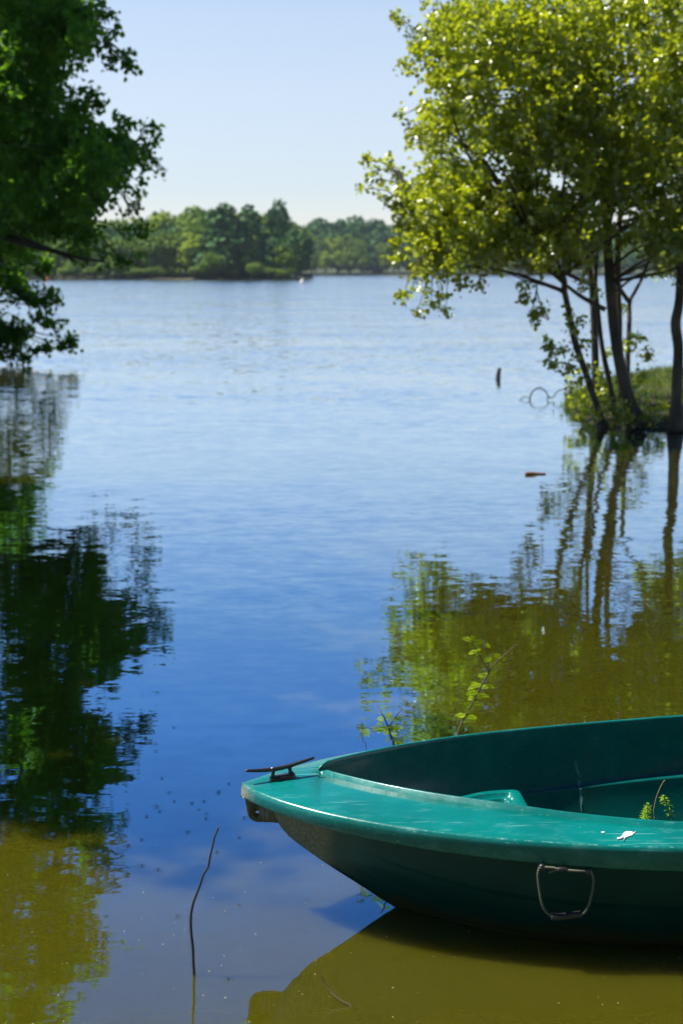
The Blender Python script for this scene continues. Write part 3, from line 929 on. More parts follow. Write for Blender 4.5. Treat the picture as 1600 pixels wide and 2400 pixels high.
def foliage(clumps, twigs_per, leaves_per, leaf, mat, name, flat=0.75, updown=0.45, tint_mu=0.5, twig_r=0.004, sunny=0.0, droop=0.0):
    """leafy twigs radiating inside every clump: leaves and twigs in one crown mesh"""
    V_, F_, A_ = [], [], []; off = 0
    C = []; NN = []; S = []; TI = []
    T = Tubes()
    for c, r in clumps:
        c = np.array(c)
        ctint = rng.normal(tint_mu, 0.13)
        nt_ = max(3, int(twigs_per * (r / .35) ** 2))
        for k in range(nt_):
            d = rng.normal(size=3); d /= np.linalg.norm(d); d[2] = d[2] * flat - droop; 
            p0 = c + rng.normal(size=3) * r * .22
            L = r * rng.uniform(.55, 1.1)
            p1 = p0 + d * L
            m = max(4, int(leaves_per * rng.uniform(.7, 1.3)))
            t = (np.arange(m) + rng.uniform(.2, .8, m)) / m
            t = .12 + .88 * t
            P = p0 + (p1 - p0) * t[:, None] + rng.normal(size=(m, 3)) * leaf * .55
            C.append(P)
            nn = rng.normal(size=(m, 3)) * .75 + np.array([0, 0, updown]) + d * .25
            NN.append(nn)
            S.append(leaf * rng.uniform(.6, 1.15, m))
            TI.append(np.clip(rng.normal(ctint, .17, m), 0, 1))
            if k % 3 == 0 and twig_r > 0: T.add([Vector(p0), Vector((p0 + p1) / 2 + rng.normal(size=3) * .01), Vector(p1)], twig_r, twig_r * .4, sides=3, cap=False)
    C = np.concatenate(C); NN = np.concatenate(NN); S = np.concatenate(S); TI = np.concatenate(TI)
    V, F, A = leaf_arrays(C, NN, S, TI)
    nq = len(F)
    if T.n:
        tv = np.array(T.v); tf = np.array(T.f) + len(V)
        V = np.concatenate([V, tv]); A = np.concatenate([A, np.zeros(len(tv))]); F = np.concatenate([F, tf])
    mi = np.zeros(len(F), int); mi[nq:] = 1
    return mesh_np(name, V, [F], [mat, M_twig], mat_idx=mi, attr=A)

def limbs(T, clumps, spine, r_at, frac=1.0, rmin=.006, sides=5, tip=False):
    """limbs from points on the trunks to the clumps"""
    sp = [Vector(p) for p in spine]
    for c, r in clumps:
        if rng.uniform() > frac: continue
        c = Vector(c)
        cand = [p for p in sp if p.z < c.z - 0.15 * (c - p).length]
        if not cand or tip: cand = sp
        p = min(cand, key=lambda q: (q - c).length + (0 if tip else .6 * max(0, q.z - c.z + .3)))
        d = (c - p).length
        mid = p.lerp(c, .5) + Vector((0, 0, .10 * d)) + Vector(rng.normal(size=3) * .05 * d)
        rr = min(r_at * .5, .010 + .010 * d)
        T.add(smooth_path([p, mid, c], 4), rr, rmin, sides=sides, cap=False)

# ------------------------------------------------------------------ right bank with alders
bank_outline = [(1322, 952), (1345, 972), (1372, 992), (1402, 1002), (1450, 1010), (1510, 1014), (1600, 1018), (1760, 1022), (2000, 1030), (2300, 1040)]
bank_back = [(1322, 948), (1340, 935), (1380, 918), (1430, 905), (1500, 893), (1600, 880), (1760, 868), (2000, 858), (2300, 850)]
Fp = [at_z(a, b, 0) for a, b in bank_outline]; Bp = [at_z(a, b, 0) for a, b in bank_back]
rowsN, colsN = 26, 90
def resample(P, n):
    acc = [0]
    for a, b in zip(P, P[1:]): acc.append(acc[-1] + (b - a).length)
    out = []
    for i in range(n):
        s = acc[-1] * i / (n - 1); k = 0
        while k < len(P) - 2 and acc[k + 1] < s: k += 1
        out.append(P[k].lerp(P[k + 1], (s - acc[k]) / max(1e-9, acc[k + 1] - acc[k])))
    return out
Fp = resample(smooth_path(Fp, 10), 91); Bp = resample(smooth_path(Bp, 10), 91)
Vb = []
for i in range(rowsN):
    t = i / (rowsN - 1)
    for j in range(colsN):
        k = j / (colsN - 1) * (len(Fp) - 1); a = int(min(k, len(Fp) - 2)); fr = k - a
        p = Fp[a].lerp(Fp[a + 1], fr); q = Bp[a].lerp(Bp[a + 1], fr)
        v = p.lerp(q, t)
        ed = min(1, min(t, 1 - t) / .16); ej = min(1, j / 34)
        h = (-.12 + .31 * (ed ** .6) * (ej ** .5)) + .05 * noise.noise(Vector((v.x * 2.2, v.y * 1.5, 1.3))) + .02 * noise.noise(Vector((v.x * 9, v.y * 9, 3)))
        if i in (0, rowsN - 1) or j == 0: h = -.12
        Vb.append((v.x + .05 * noise.noise(Vector((v.x * 6, v.y * 6, 7))), v.y, h))
me = mesh_np('grassy_bank', np.array(Vb), [np.array(grid_faces(rowsN, colsN))], [M_soil], smooth=True)
bank = tag(link('grassy_bank', me), 'low grassy bank of dark soil under the alder stems', 'bank', kind='structure')
Vb = np.array(Vb)

# grass on the bank (one mass)
idx = rng.integers(0, len(Vb), 30000)
base = Vb[idx] + np.concatenate([rng.normal(0, .06, (len(idx), 2)), np.zeros((len(idx), 1))], 1)
ok = base[:, 2] > .035; base = base[ok]
n = len(base)
h = rng.uniform(.02, .085, n); dx = rng.normal(0, .05, (n, 2))
th = rng.uniform(0, math.pi, n); wv = np.stack([np.cos(th), np.sin(th), np.zeros(n)], 1) * .006
tip = base + np.concatenate([dx, h[:, None]], 1); midp = base + np.concatenate([dx * .3, h[:, None] * .6], 1)
base[:, 2] -= .02
V = np.stack([base - wv, base + wv, midp + wv * .8, midp - wv * .8, tip], 1).reshape(-1, 3)
i5 = np.arange(n) * 5
tn = np.clip(np.repeat(rng.normal(.5, .25, n), 5), 0, 1)
me = mesh_np('grass', V, [np.stack([i5, i5 + 1, i5 + 2, i5 + 3], 1), np.stack([i5 + 3, i5 + 2, i5 + 4], 1)], [M_grass], attr=tn)
tag(link('grass', me), 'bright green grass growing over the bank', 'grass', kind='stuff')

# alder, several stems from one stool
alder = empty('alder_tree', at_z(1440, 1000, 0.05), 'sunlit yellow-green alder with many leaning stems rising from the near edge of the bank', 'tree')
z6 = zoomed(1150, 600, 450 / 1568)
def st6(pts, Y0, Y1=None):
    Y1 = Y0 if Y1 is None else Y1; m = len(pts) - 1
    return [at_y(*z6(x, y), Y0 + (Y1 - Y0) * i / m) for i, (x, y) in enumerate(pts)]
stems = [
    (st6([(915, 1400), (880, 1280), (810, 1060), (740, 860), (680, 680), (640, 480), (600, 290), (590, 190), (480, 120), (400, 60)], 15.6, 14.8), .042, .026),
    (st6([(850, 1330), (850, 1000), (845, 700), (835, 420), (810, 150), (790, -60), (760, -400), (740, -900)], 16.6, 16.2), .045, .022),
    (st6([(1030, 1350), (960, 1010), (900, 700), (870, 420), (850, 200), (870, -100), (900, -500)], 16.2, 15.8), .032, .016),
    (st6([(1190, 1400), (1130, 1180), (1060, 960), (1010, 700), (985, 420), (965, 160), (950, -120), (940, -420), (900, -800), (860, -1300), (850, -1900)], 15.4, 15.6), .070, .032),
    (st6([(1100, 1150), (1050, 800), (1035, 400), (1030, 100), (1040, -200), (1080, -600), (1150, -1000), (1200, -1500)], 15.9, 16.2), .045, .022),
    (st6([(1110, 1100), (1115, 800), (1128, 550), (1130, 380), (1175, 290), (1230, 180), (1300, 0)], 16.3, 16.6), .03, .015),
    (st6([(1130, 380), (1080, 310), (1045, 240), (1020, 100)], 16.4, 16.4), .028, .016),
]
spine = []
for pts, r0, r1 in stems:
    P = smooth_path(pts, 5)
    T = Tubes()
    m = len(P)
    T.add(P, r0, r1, sides=12, wob=.35, radii=[(r0 + (r1 - r0) * (i / m)) * (1 + (.8 * max(0, 1 - i / 5) if r0 > .04 else 0)) for i in range(m)])
    link('trunk', T.mesh('trunk', M_bark), alder)
    spine += P[4:]
# branches seen below the crown
T = Tubes()
for pts, Y, r0 in (([(590, 300), (520, 260), (380, 225), (280, 200), (160, 150)], 15.0, .022), ([(930, 440), (820, 380), (720, 320), (620, 245), (560, 200), (480, 130), (440, 100), (300, 80)], 15.3, .03),
                   ([(370, 225), (375, 300), (400, 380), (420, 440)], 15.0, .010), ([(375, 260), (340, 420), (330, 500)], 15.0, .009), ([(640, 780), (560, 760), (460, 740)], 15.2, .012), ([(700, 900), (600, 880), (500, 860)], 15.3, .012)):
    T.add(smooth_path(st6(pts, Y), 5), r0, .006, sides=6, wob=.2)
crown_poly = [(1040, -60), (1010, -10), (1000, 60), (960, 95), (955, 190), (985, 240), (955, 290), (960, 330), (975, 400), (950, 450), (925, 480), (930, 520), (950, 545), (960, 590), (985, 620), (990, 650), (1050, 665), (1120, 650), (1200, 640), (1290, 650), (1350, 660),
              (1400, 660), (1420, 560), (1470, 520), (1500, 640), (1560, 690), (1640, 700), (1760, 640), (1800, 500), (1850, 200), (1830, -100), (1750, -160), (1600, -220), (1400, -240), (1220, -220), (1100, -160)]
cl_main = sample_clumps(crown_poly, 85, 14.2, 17.2, .20, .42)
# the visible lower part gets more clumps
vis_poly = [(1040, -40), (960, 95), (950, 190), (985, 240), (950, 290), (975, 400), (900, 460), (930, 530), (960, 590), (1000, 650), (1120, 645), (1300, 640), (1400, 640), (1440, 560), (1500, 600), (1560, 680), (1640, 690), (1660, -40)]
cl_vis = sample_clumps(vis_poly, 410, 13.9, 15.6, .16, .30)
tips = [(930, 35, 14.9, .10), (945, 60, 14.9, .10), (955, 150, 15, .14), (975, 120, 15, .15), (960, 180, 15, .14), (975, 70, 15, .14), (1010, 20, 15, .2), (940, 272, 15, .05), (958, 300, 15, .12), (965, 330, 15, .14), (870, 375, 14.8, .10), (870, 400, 14.8, .12), (880, 425, 14.8, .13),
        (852, 442, 14.8, .07), (890, 462, 14.8, .12), (910, 385, 14.8, .14), (930, 420, 14.8, .18), (920, 480, 14.8, .15), (940, 510, 14.8, .14), (960, 440, 14.8, .2), (925, 565, 14.8, .09), (915, 612, 14.7, .08), (945, 600, 14.7, .12), (935, 570, 14.7, .1), (975, 630, 14.7, .14),
        (1000, 650, 14.6, .15), (945, 692, 14.5, .08), (965, 700, 14.5, .12), (995, 690, 14.5, .14), (1030, 690, 14.5, .12), (975, 738, 14.5, .07), (1045, 725, 14.5, .08), (1040, 700, 14.5, .09), (1080, 670, 14.6, .14), (1130, 660, 14.7, .14), (1010, 715, 14.5, .07),
        (1225, 690, 15, .10), (1222, 705, 15, .10), (1252, 740, 15, .07), (1245, 755, 15, .05), (1268, 718, 15, .07), (1270, 735, 15, .05), (1235, 665, 15, .1),
        (1290, 805, 15.2, .12), (1310, 815, 15.2, .12), (1275, 815, 15.2, .07), (1300, 848, 15.3, .12), (1325, 860, 15.3, .12), (1290, 850, 15.3, .07), (1340, 880, 15.4, .14), (1335, 830, 15.3, .12), (1345, 900, 15.4, .12),
        (1335, 735, 15.1, .10), (1345, 775, 15.1, .08), (1365, 755, 15.2, .07), (1385, 690, 15.4, .10), (1375, 670, 15.4, .12), (1380, 640, 15.3, .15), (1375, 800, 15.3, .10), (1385, 860, 15.4, .10),
        (1495, 800, 16.3, .12), (1480, 820, 16.3, .10), (1510, 830, 16.3, .10), (1520, 838, 16.3, .06), (1485, 790, 16.3, .08), (1460, 720, 16.3, .06),
        (1400, 980, 15.3, .12), (1450, 970, 15.2, .15), (1465, 985, 15.2, .14), (1500, 975, 15.2, .14), (1405, 905, 15.5, .10), (1430, 950, 15.3, .10), (1470, 905, 15.6, .12), (1500, 915, 15.7, .14), (1520, 975, 15.4, .12), (1460, 880, 15.9, .08), (1360, 910, 15.8, .12),
        (1350, 925, 16.6, .16), (1375, 940, 16.2, .16), (1365, 965, 15.9, .14), (1420, 925, 16.2, .18), (1440, 985, 15.3, .14), (1480, 955, 15.4, .18), (1535, 985, 15.3, .14), (1350, 890, 16.2, .14), (1405, 870, 16.2, .14), (1545, 940, 15.8, .16), (1420, 830, 16.4, .12), (1500, 880, 16.4, .14)]
cl_tips = [(at_y(a, b, c), d) for a, b, c, d in tips]
cl_vis += sample_clumps([(930, 420), (1280, 400), (1330, 640), (1130, 655), (1000, 650), (940, 540)], 70, 14.0, 16.0, .16, .28)
limbs(T, cl_main, spine, .07, frac=.65)
limbs(T, cl_vis, spine, .05, frac=.25)
limbs(T, [c for c in cl_tips[:36]], [c for c, r in cl_vis], .02, frac=1, rmin=.003, tip=True)
link('branches', T.mesh('branches', M_bark), alder)
me = foliage(cl_main + cl_vis, 15, 13, .065, M_alder, 'crown')
link('crown', me, alder)
me = foliage(cl_tips, 30, 9, .056, M_alder, 'lower_shoots', twig_r=.003)
link('lower_shoots', me, alder)

# second alder at the right edge of the frame
alder2 = empty('alder_tree', at_z(1575, 1012, 0.05), 'single thick-stemmed alder with a knotty straight trunk, right of the leaning stems', 'tree')
P = smooth_path(st6([(1505, 1440), (1510, 1200), (1520, 960), (1525, 760), (1505, 560), (1530, 400), (1545, 150), (1560, -100), (1580, -500), (1640, -1200), (1700, -2000), (1720, -2600)], 15.1, 15.5), 5)
T = Tubes(); m = len(P)
T.add(P, .16, .05, sides=14, wob=.3, radii=[(.062 - .032 * i / m) * (1 + .35 * max(0, 1 - i / 5)) for i in range(m)])
link('trunk', T.mesh('trunk', M_bark), alder2)
poly2 = [(1560, -300), (1500, -150), (1480, 100), (1490, 400), (1470, 560), (1500, 680), (1600, 720), (1800, 660), (2050, 500), (2200, 100), (2150, -200), (1900, -350), (1700, -350)]
c2 = sample_clumps(poly2, 120, 14.0, 17.6, .22, .42)
T = Tubes(); limbs(T, c2, P[8:], .08, frac=.6)
link('branches', T.mesh('branches', M_bark), alder2)
link('crown', foliage(c2, 18, 13, .062, M_alder, 'crown', tint_mu=.45), alder2)

# ------------------------------------------------------------------ left trees
oak = empty('oak_tree', (-7.2, 19.5, 0.0), 'large dark green oak overhanging the water, shaded side to the viewer', 'tree')
T = Tubes()
trk = smooth_path([(-7.2, 19.5, -.3), (-7.15, 19.5, 1.0), (-7.0, 19.5, 2.6), (-6.9, 19.6, 4.4), (-6.8, 19.5, 6.4), (-6.9, 19.4, 8.4)], 6)
T.add(trk, .32, .09, sides=14, wob=.3)
link('trunk', T.mesh('trunk', M_bark2), oak)
oak_poly = [(230, -120), (235, 10), (270, 60), (270, 95), (295, 130), (290, 160), (240, 160), (175, 145), (160, 190), (225, 235), (205, 260), (225, 285), (330, 285), (360, 320), (365, 350), (330, 380), (320, 420), (300, 450), (300, 480), (280, 490), (320, 530), (325, 560), (290, 560), (240, 575), (285, 590), (300, 620), (250, 625),
            (180, 600), (120, 575), (60, 590), (-100, 650), (-500, 640), (-900, 300), (-1000, -300), (-700, -900), (-300, -1150), (0, -1000), (140, -700), (200, -400)]
oc = sample_clumps(oak_poly, 330, 16.5, 21.5, .28, .55)
# nearer layer of the crown seen in the picture: tiers of boughs
oak_vis = [(232, -20), (262, 60), (290, 130), (280, 160), (180, 140), (165, 190), (220, 240), (225, 290), (330, 290), (360, 330), (325, 375), (300, 440), (260, 470), (315, 530), (290, 550), (220, 560), (290, 600), (230, 610), (100, 560), (0, 560), (-60, 560), (-60, -20)]
ov = sample_clumps(oak_vis, 190, 17.0, 20.5, .18, .36)
otips = [(250, 40, 18, .16), (268, 70, 18, .14), (285, 120, 18, .15), (300, 150, 18, .12), (265, 150, 18, .14), (300, 160, 18, .08), (225, 225, 19, .12), (240, 245, 19, .09), (205, 215, 19, .12), (215, 240, 19, .12), (345, 300, 20, .16), (365, 330, 20, .12), (350, 345, 20, .14), (372, 400, 20, .08), (355, 385, 20, .12), (330, 380, 20, .16),
         (335, 430, 20, .10), (320, 450, 20, .14), (325, 490, 20, .10), (310, 500, 20, .12), (345, 530, 20, .10), (330, 545, 20, .14), (300, 545, 20, .14), (320, 600, 20, .12), (300, 620, 20, .12), (280, 610, 20, .14), (250, 620, 20, .12), (240, 590, 20, .1), (180, 590, 20, .12), (200, 600, 20, .12), (310, 290, 20, .14), (280, 290, 20, .14), (235, 20, 18, .15)]
ot = [(at_y(a, b, c), d) for a, b, c, d in otips]
T = Tubes()
limbs(T, oc, trk[8:], .2, frac=.5, rmin=.010)
limbs(T, ot, [c for c, r in ov], .03, frac=1, rmin=.005, tip=True)
for pts, r0 in (([(-7.0, 19.5, 2.6), at_y(0, 555, 19.2), at_y(80, 575, 19), at_y(170, 600, 19), at_y(250, 615, 19.5)], .07), ([(-6.9, 19.6, 3.4), at_y(0, 520, 19), at_y(60, 560, 19), at_y(130, 590, 19), at_y(185, 615, 19)], .05)):
    T.add(smooth_path(pts, 6), r0, .012, sides=7, wob=.2)
link('branches', T.mesh('branches', M_bark2), oak)
link('crown', foliage(oc + ov, 14, 12, .088, M_oak, 'crown'), oak)
link('bough_tips', foliage(ot, 26, 8, .08, M_oak, 'bough_tips', twig_r=.004), oak)

# low tree farther along the left shore, its boughs touching the water
lowt = empty('alder_tree', (-9.6, 26.5, 0.0), 'dark low tree with boughs drooping to the water at the left edge, below the oak', 'tree')
T = Tubes()
trk2 = smooth_path([(-9.6, 26.5, -.3), (-9.3, 26.5, 1.0), (-8.9, 26.4, 2.4), (-8.7, 26.4, 4.2)], 5)
T.add(trk2, .20, .07, sides=10, wob=.3)
link('trunk', T.mesh('trunk', M_bark2), lowt)
low_poly = [(-500, 300), (-200, 330), (0, 380), (60, 430), (80, 520), (95, 570), (105, 600), (115, 640), (95, 670), (120, 700), (115, 730), (60, 720), (20, 745), (60, 775), (120, 790), (60, 815), (0, 825), (-100, 830), (-400, 820), (-700, 700)]
lc = sample_clumps(low_poly, 210, 24.5, 27.5, .24, .45)
lt = [(at_y(a, b, 26), d) for a, b, d in ((120, 690, .18), (128, 705, .12), (110, 720, .16), (90, 745, .16), (120, 760, .14), (140, 762, .12), (155, 795, .12), (170, 800, .10), (172, 815, .12), (140, 810, .14), (110, 810, .18), (80, 820, .16), (60, 840, .10), (50, 830, .14), (25, 825, .18), (15, 838, .12), (95, 640, .2), (110, 620, .16), (90, 700, .2), (60, 690, .2), (50, 770, .2), (20, 780, .25), (0, 800, .25))]
T = Tubes(); limbs(T, lc + lt, trk2[4:], .1, frac=.6, rmin=.008)
link('branches', T.mesh('branches', M_bark2), lowt)
link('crown', foliage(lc + lt, 26, 11, .095, M_oak, 'crown', tint_mu=.45), lowt)

# nearer oak on the left shore: its crown is above and left of the frame and shades the cove
near_oak = empty('oak_tree', (-6.4, 10.0, 0.0), 'tall shading oak just beyond the left edge, unseen except by its shade', 'tree')
T = Tubes()
trk3 = smooth_path([(-6.4, 10, -.3), (-6.3, 10, 1.5), (-5.9, 10, 3.5), (-5.6, 9.6, 5.0), (-5.4, 9.0, 6.4)], 6)
T.add(trk3, .3, .08, sides=12, wob=.3)
link('trunk', T.mesh('trunk', M_bark2), near_oak)
nc_ = []
while len(nc_) < 620:
    p = rng.uniform(-1, 1, 3)
    if (p ** 10).sum() > 1: continue
    q = Vector((-5.85 + p[0] * 1.95, 8.0 + p[1] * 3.6, 6.3 + p[2] * 0.85))  # flat box crown, shaped to place the edge of its shade
    if (q.z + 1.2) / q.y < .60 or q.z < 2.3 + .19 * q.y: continue      # drops clumps that would show directly or mirrored in the water
    nc_.append((q, rng.uniform(.25, .45)))
T = Tubes(); limbs(T, nc_, trk3[8:], .2, frac=.5, rmin=.010)
link('branches', T.mesh('branches', M_bark2), near_oak)
link('crown', foliage(nc_, 14, 12, .09, M_oak, 'crown'), near_oak)

# left shore under the trees
def shore_strip(name, front, back, h, mat):
    A = smooth_path([Vector((*p, 0)) for p in front], 8); B = smooth_path([Vector((*p, 0)) for p in back], 8)
    n = len(A); V = []
    for t in (0, .08, .25, .5, 1):
        for a, b in zip(A, B):
            p = a.lerp(b, t); z = -.15 if t == 0 else h * (t ** .5) + .06 * noise.noise(Vector((p.x * .8, p.y * .8, 2)))
            V.append((p.x, p.y, z))
    me = mesh_np(name, np.array(V), [np.array(grid_faces(5, n, flip=True))], [mat], smooth=True)
    return me
me = shore_strip('left_bank', [(-5.0, -2), (-5.2, 6), (-5.6, 12), (-6.4, 18), (-8.4, 25), (-12, 40), (-40, 80), (-120, 170)], [(-40, -2), (-40, 6), (-40, 12), (-40, 18), (-45, 25), (-60, 40), (-110, 80), (-260, 170)], .5, M_soil)
tag(link('left_bank', me), kind='structure')

# ------------------------------------------------------------------ far shore
def far_tree_meshes(kind, seed, mat):
    r_ = np.random.default_rng(seed)
    lobes = []
    if kind == 'round':
        for k in range(13):
            a = r_.uniform(0, 2 * math.pi); u = r_.uniform(.25, 1)
            rad = .30 * math.sqrt(1 - ((u - .55) / .75) ** 2) * r_.uniform(.3, 1)
            lobes.append((np.array([rad * math.cos(a), rad * math.sin(a), u * .78 + .06]), r_.uniform(.13, .21)))
    elif kind == 'tall':
        for k in range(14):
            u = k / 13; a = r_.uniform(0, 2 * math.pi)
            rad = .10 * (1 - u) + .02
            lobes.append((np.array([rad * math.cos(a), rad * math.sin(a), .10 + u * .83]), .15 * (1 - u) ** .7 + .055))
    else:
        for k in range(9):
            a = r_.uniform(0, 2 * math.pi); rad = r_.uniform(0, .35)
            lobes.append((np.array([rad * math.cos(a), rad * math.sin(a), r_.uniform(.2, .7)]), r_.uniform(.2, .3)))
    C, NN, TI = [], [], []
    for c, r in lobes:
        m = int(130 * (r / .17) ** 2)
        d = r_.normal(size=(m, 3)); d /= np.linalg.norm(d, axis=1, keepdims=True)
        rr = r * (.80 + .28 * r_.random(m) + .12 * np.sin(d[:, 0] * 7 + seed) * np.cos(d[:, 2] * 6))
        C.append(c + d * rr[:, None]); NN.append(d + r_.normal(size=(m, 3)) * .45)
        TI.append(np.clip(r_.normal(r_.normal(.5, .18), .15, m), 0, 1))
    C = np.concatenate(C); NN = np.concatenate(NN); TI = np.concatenate(TI)
    V, F, A = leaf_arrays(C, NN, r_.uniform(.045, .085, len(C)), TI, aspect=.9, fold=.12)
    crown = mesh_np('crown', V, [F], [mat], attr=A)
    T = Tubes()
    T.add(smooth_path([(0, 0, -.05), (.01, 0, .2), (0, .01, .5), (0, 0, .75)], 3), .028, .008, sides=6)
    for k in range(5):
        c, r = lobes[k]
        T.add([Vector((0, 0, max(.12, c[2] - .25))), Vector(c)], .012, .005, sides=4)
    return crown, T.mesh('trunk', M_bark2)
protos = {}
for i, (kind, mi) in enumerate((('round', 0), ('round', 1), ('round', 2), ('tall', 2), ('bush', 1), ('bush', 0), ('round', 0), ('tall', 0), ('round', 2))):
    protos[i] = far_tree_meshes(kind, 40 + i, M_far[mi])
def far_tree(name, x, y, z, h, w, proto, label, group):
    o = empty(name, (x, y, z), label, 'tree', group)
    cr, tr = protos[proto]
    rz = random.uniform(0, 6.28)
    for nm, me in (('crown', cr), ('trunk', tr)):
        c = bpy.data.objects.new(nm, me); c.parent = o
        c.scale = (w, w, h) ; c.rotation_euler = (0, 0, rz); col.objects.link(c)
    return o
# headland (about 290 m away) and the opposite shore (about 560 m)
def land(name, front, back, hgt, mat, sand):
    A = smooth_path([Vector((*p, 0)) for p in front], 8); B = smooth_path([Vector((*p, 0)) for p in back], 8)
    n = len(A); V = []
    prof = [(0, -.3), (.008, .05), (.04, .3), (.12, .8), (.35, hgt * .4), (.7, hgt), (1, hgt)]
    for t, z in prof:
        for a, b in zip(A, B):
            p = a.lerp(b, t); V.append((p.x, p.y, z))
    F = np.array(grid_faces(len(prof), n))
    mi = np.array([1 if k < 2 * (n - 1) else 0 for k in range(len(F))])
    me = mesh_np(name, np.array(V), [F], [mat, sand], mat_idx=mi, smooth=True)
    return tag(link(name, me), kind='structure')
def gy(d): return d
land('headland', [(-170, 225), (-110, 262), (-62, 285), (-35, 290), (-20, 296), (-9, 300), (-6, 312)], [(-320, 420), (-220, 440), (-150, 440), (-100, 430), (-55, 400), (-20, 370), (-9, 350)], 3.0, M_far_ground, M_sand)
land('far_shore', [(-150, 520), (-60, 545), (-15, 560), (40, 575), (110, 590), (200, 590), (420, 560)], [(-200, 900), (-60, 900), (0, 900), (80, 900), (160, 900), (260, 900), (520, 900)], 5.0, M_far_ground, M_sand)
prof1 = [(-60, 560), (60, 560), (130, 540), (200, 520), (330, 508), (380, 497), (430, 488), (480, 482), (530, 486), (560, 488), (600, 490), (640, 500), (680, 515), (705, 545), (712, 590)]
prof2 = [(690, 525), (720, 521), (770, 515), (830, 510), (880, 518), (930, 521), (1000, 524), (1100, 522), (1250, 520), (1400, 524), (1600, 520)]
def px_x(px, Y): return (px - 800) / F_PX * Y * 1.006
def top_h(tab, px, Y):
    return at_y(px, interp(tab, px), Y).z
kinds1 = [0, 1, 6, 0, 2, 1, 6, 8, 0]
G1 = 'trees of the wooded headland'
k = 0
for row, (Y, hf, step) in enumerate(((334, 1.0, 30), (322, .93, 27), (311, .78, 27), (301, .66, 24), (294, .33, 40))):
    px = -40 + row * 9
    while px < 715 - (8 if row == 0 else 0):
        Yj = Y + random.uniform(-3, 3)
        # the headland's shoreline bends towards the viewer on the left
        x = px_x(px, Yj)
        bend = max(0, (-35 - x)) * .42
        Yj -= bend; x = px_x(px, Yj)
        base = [2.6, 2.0, 1.3, .8, .3][row]
        H = (top_h(prof1, max(px, -60), Yj) - base) * hf * (random.uniform(.86, 1.04) if row < 4 else random.uniform(.5, 1.2))
        if px > 690: H *= .85
        proto = random.choice(kinds1) if row < 4 else random.choice([5, 5, 0])
        w = H * random.uniform(.95, 1.3) if proto not in (3, 7) else H * 1.6
        w = max(w, 5.0)
        look = {0: 'mid-green', 6: 'mid-green', 1: 'yellow-green', 2: 'dark green', 8: 'dark green'}.get(proto, 'green')
        lab = look + ' broadleaf tree ' + ['along the skyline of the wood covering the headland', 'high up in the wood covering the headland', 'halfway down the wood covering the headland', 'low in the wood covering the headland', ''][row] if row < 4 else 'low bush tree at the waterline of the headland across the lake'
        far_tree('broadleaf_tree' if row < 4 else 'shore_bush', x, Yj, base, H, w, proto, lab, G1 if row < 4 else 'bushes along the headland waterline')
        px += step * random.uniform(.8, 1.2); k += 1
# the ones that stand out
for nm, px, py, Y, w, pr, lab in (
        ('conifer_tree', 531, 474, 300, 26, 3, 'broad dark pointed conifer, tallest at the middle of the headland'),
        ('conifer_tree', 592, 479, 303, 19, 3, 'narrower dark conifer just right of the tallest pointed one on the headland'),
        ('broadleaf_tree', 652, 471, 312, 9.0, 2, 'round-headed dark tree sticking up above the wood near the tip of the headland'),
        ('broadleaf_tree', 695, 535, 301, 9.0, 8, 'dark tree standing at the very tip of the headland'),
        ('broadleaf_tree', 470, 481, 322, 17, 0, 'wide domed tree left of the tallest pointed conifer')):
    z0 = .6
    far_tree(nm, px_x(px, Y), Y, z0, at_y(px, py, Y).z - z0, w, pr, lab, None)
G2 = 'trees along the opposite shore'
for row, (Y, hf, step) in enumerate(((625, 1.0, 27), (605, .84, 27), (592, .62, 27), (582, .42, 27))):
    px = 660 + row * 5
    while px < 1650:
        Yj = Y + random.uniform(-5, 5) + (-18 if px < 850 else 0)
        base = [4, 3, 2, 1][row]
        H = (top_h(prof2, px, Yj) - base) * hf * random.uniform(.88, 1.06)
        proto = random.choice([2, 8, 2, 3, 0] if row < 2 else [0, 6, 1, 8, 0])
        w = H * random.uniform(.95, 1.25) if proto != 3 else H * 1.4
        far_tree('broadleaf_tree', px_x(px, Yj), Yj, base, H, w, proto, {2: 'dark', 8: 'dark', 3: 'dark pointed', 1: 'yellow-green'}.get(proto, 'mid-green') + ' tree ' + ['on the skyline of the opposite shore', 'in the upper wood on the opposite shore', 'halfway down the opposite shore', 'near the water on the opposite shore'][row], G2 if row < 2 else 'front row of trees on the opposite shore')
        px += step * random.uniform(.8, 1.2)

# ------------------------------------------------------------------ saplings behind the boat
def spray(V, F, A, p0, p1, n, ln, w, sag=.15, rise=(0, 0, 1)):
    """flat feathery spray: axis with a needle row on each side"""
    d = p1 - p0; L = d.length; dn = d.normalized()
    sid = dn.cross(Vector((random.uniform(-.3, .3), -1.0, random.uniform(.2, .9)))).normalized()
    up = sid.cross(dn).normalized()
    for i in range(n):
        t = (i + .5) / n
        c = p0.lerp(p1, t) + Vector((0, 0, -sag * L * t * t))
        l = ln * (1.1 - .65 * abs(t - .35) / .65) * random.uniform(.8, 1.15)
        for s in (-1, 1):
            e = (sid * s + dn * .75 + up * random.uniform(-.2, .25)).normalized()
            q = e.cross(up).normalized() * w * .5
            b = len(V)
            V += [tuple(c - q * .5), tuple(c + e * l * .5 + q), tuple(c + e * l), tuple(c + e * l * .5 - q)]
            F.append((b, b + 1, b + 2, b + 3)); tv = min(1, max(0, random.gauss(.5, .22))); A += [tv] * 4
def needles_mesh(name, sprays, ln, w, mat, dens=360):
    V, F, A = [], [], []
    for p0, p1 in sprays:
        n = max(4, int((p1 - p0).length * dens)); spray(V, F, A, p0, p1, n, ln, w)
    return mesh_np(name, np.array(V), [np.array(F)], [mat], attr=np.array(A))
z4 = zoomed(800, 1460, 450 / 1568)
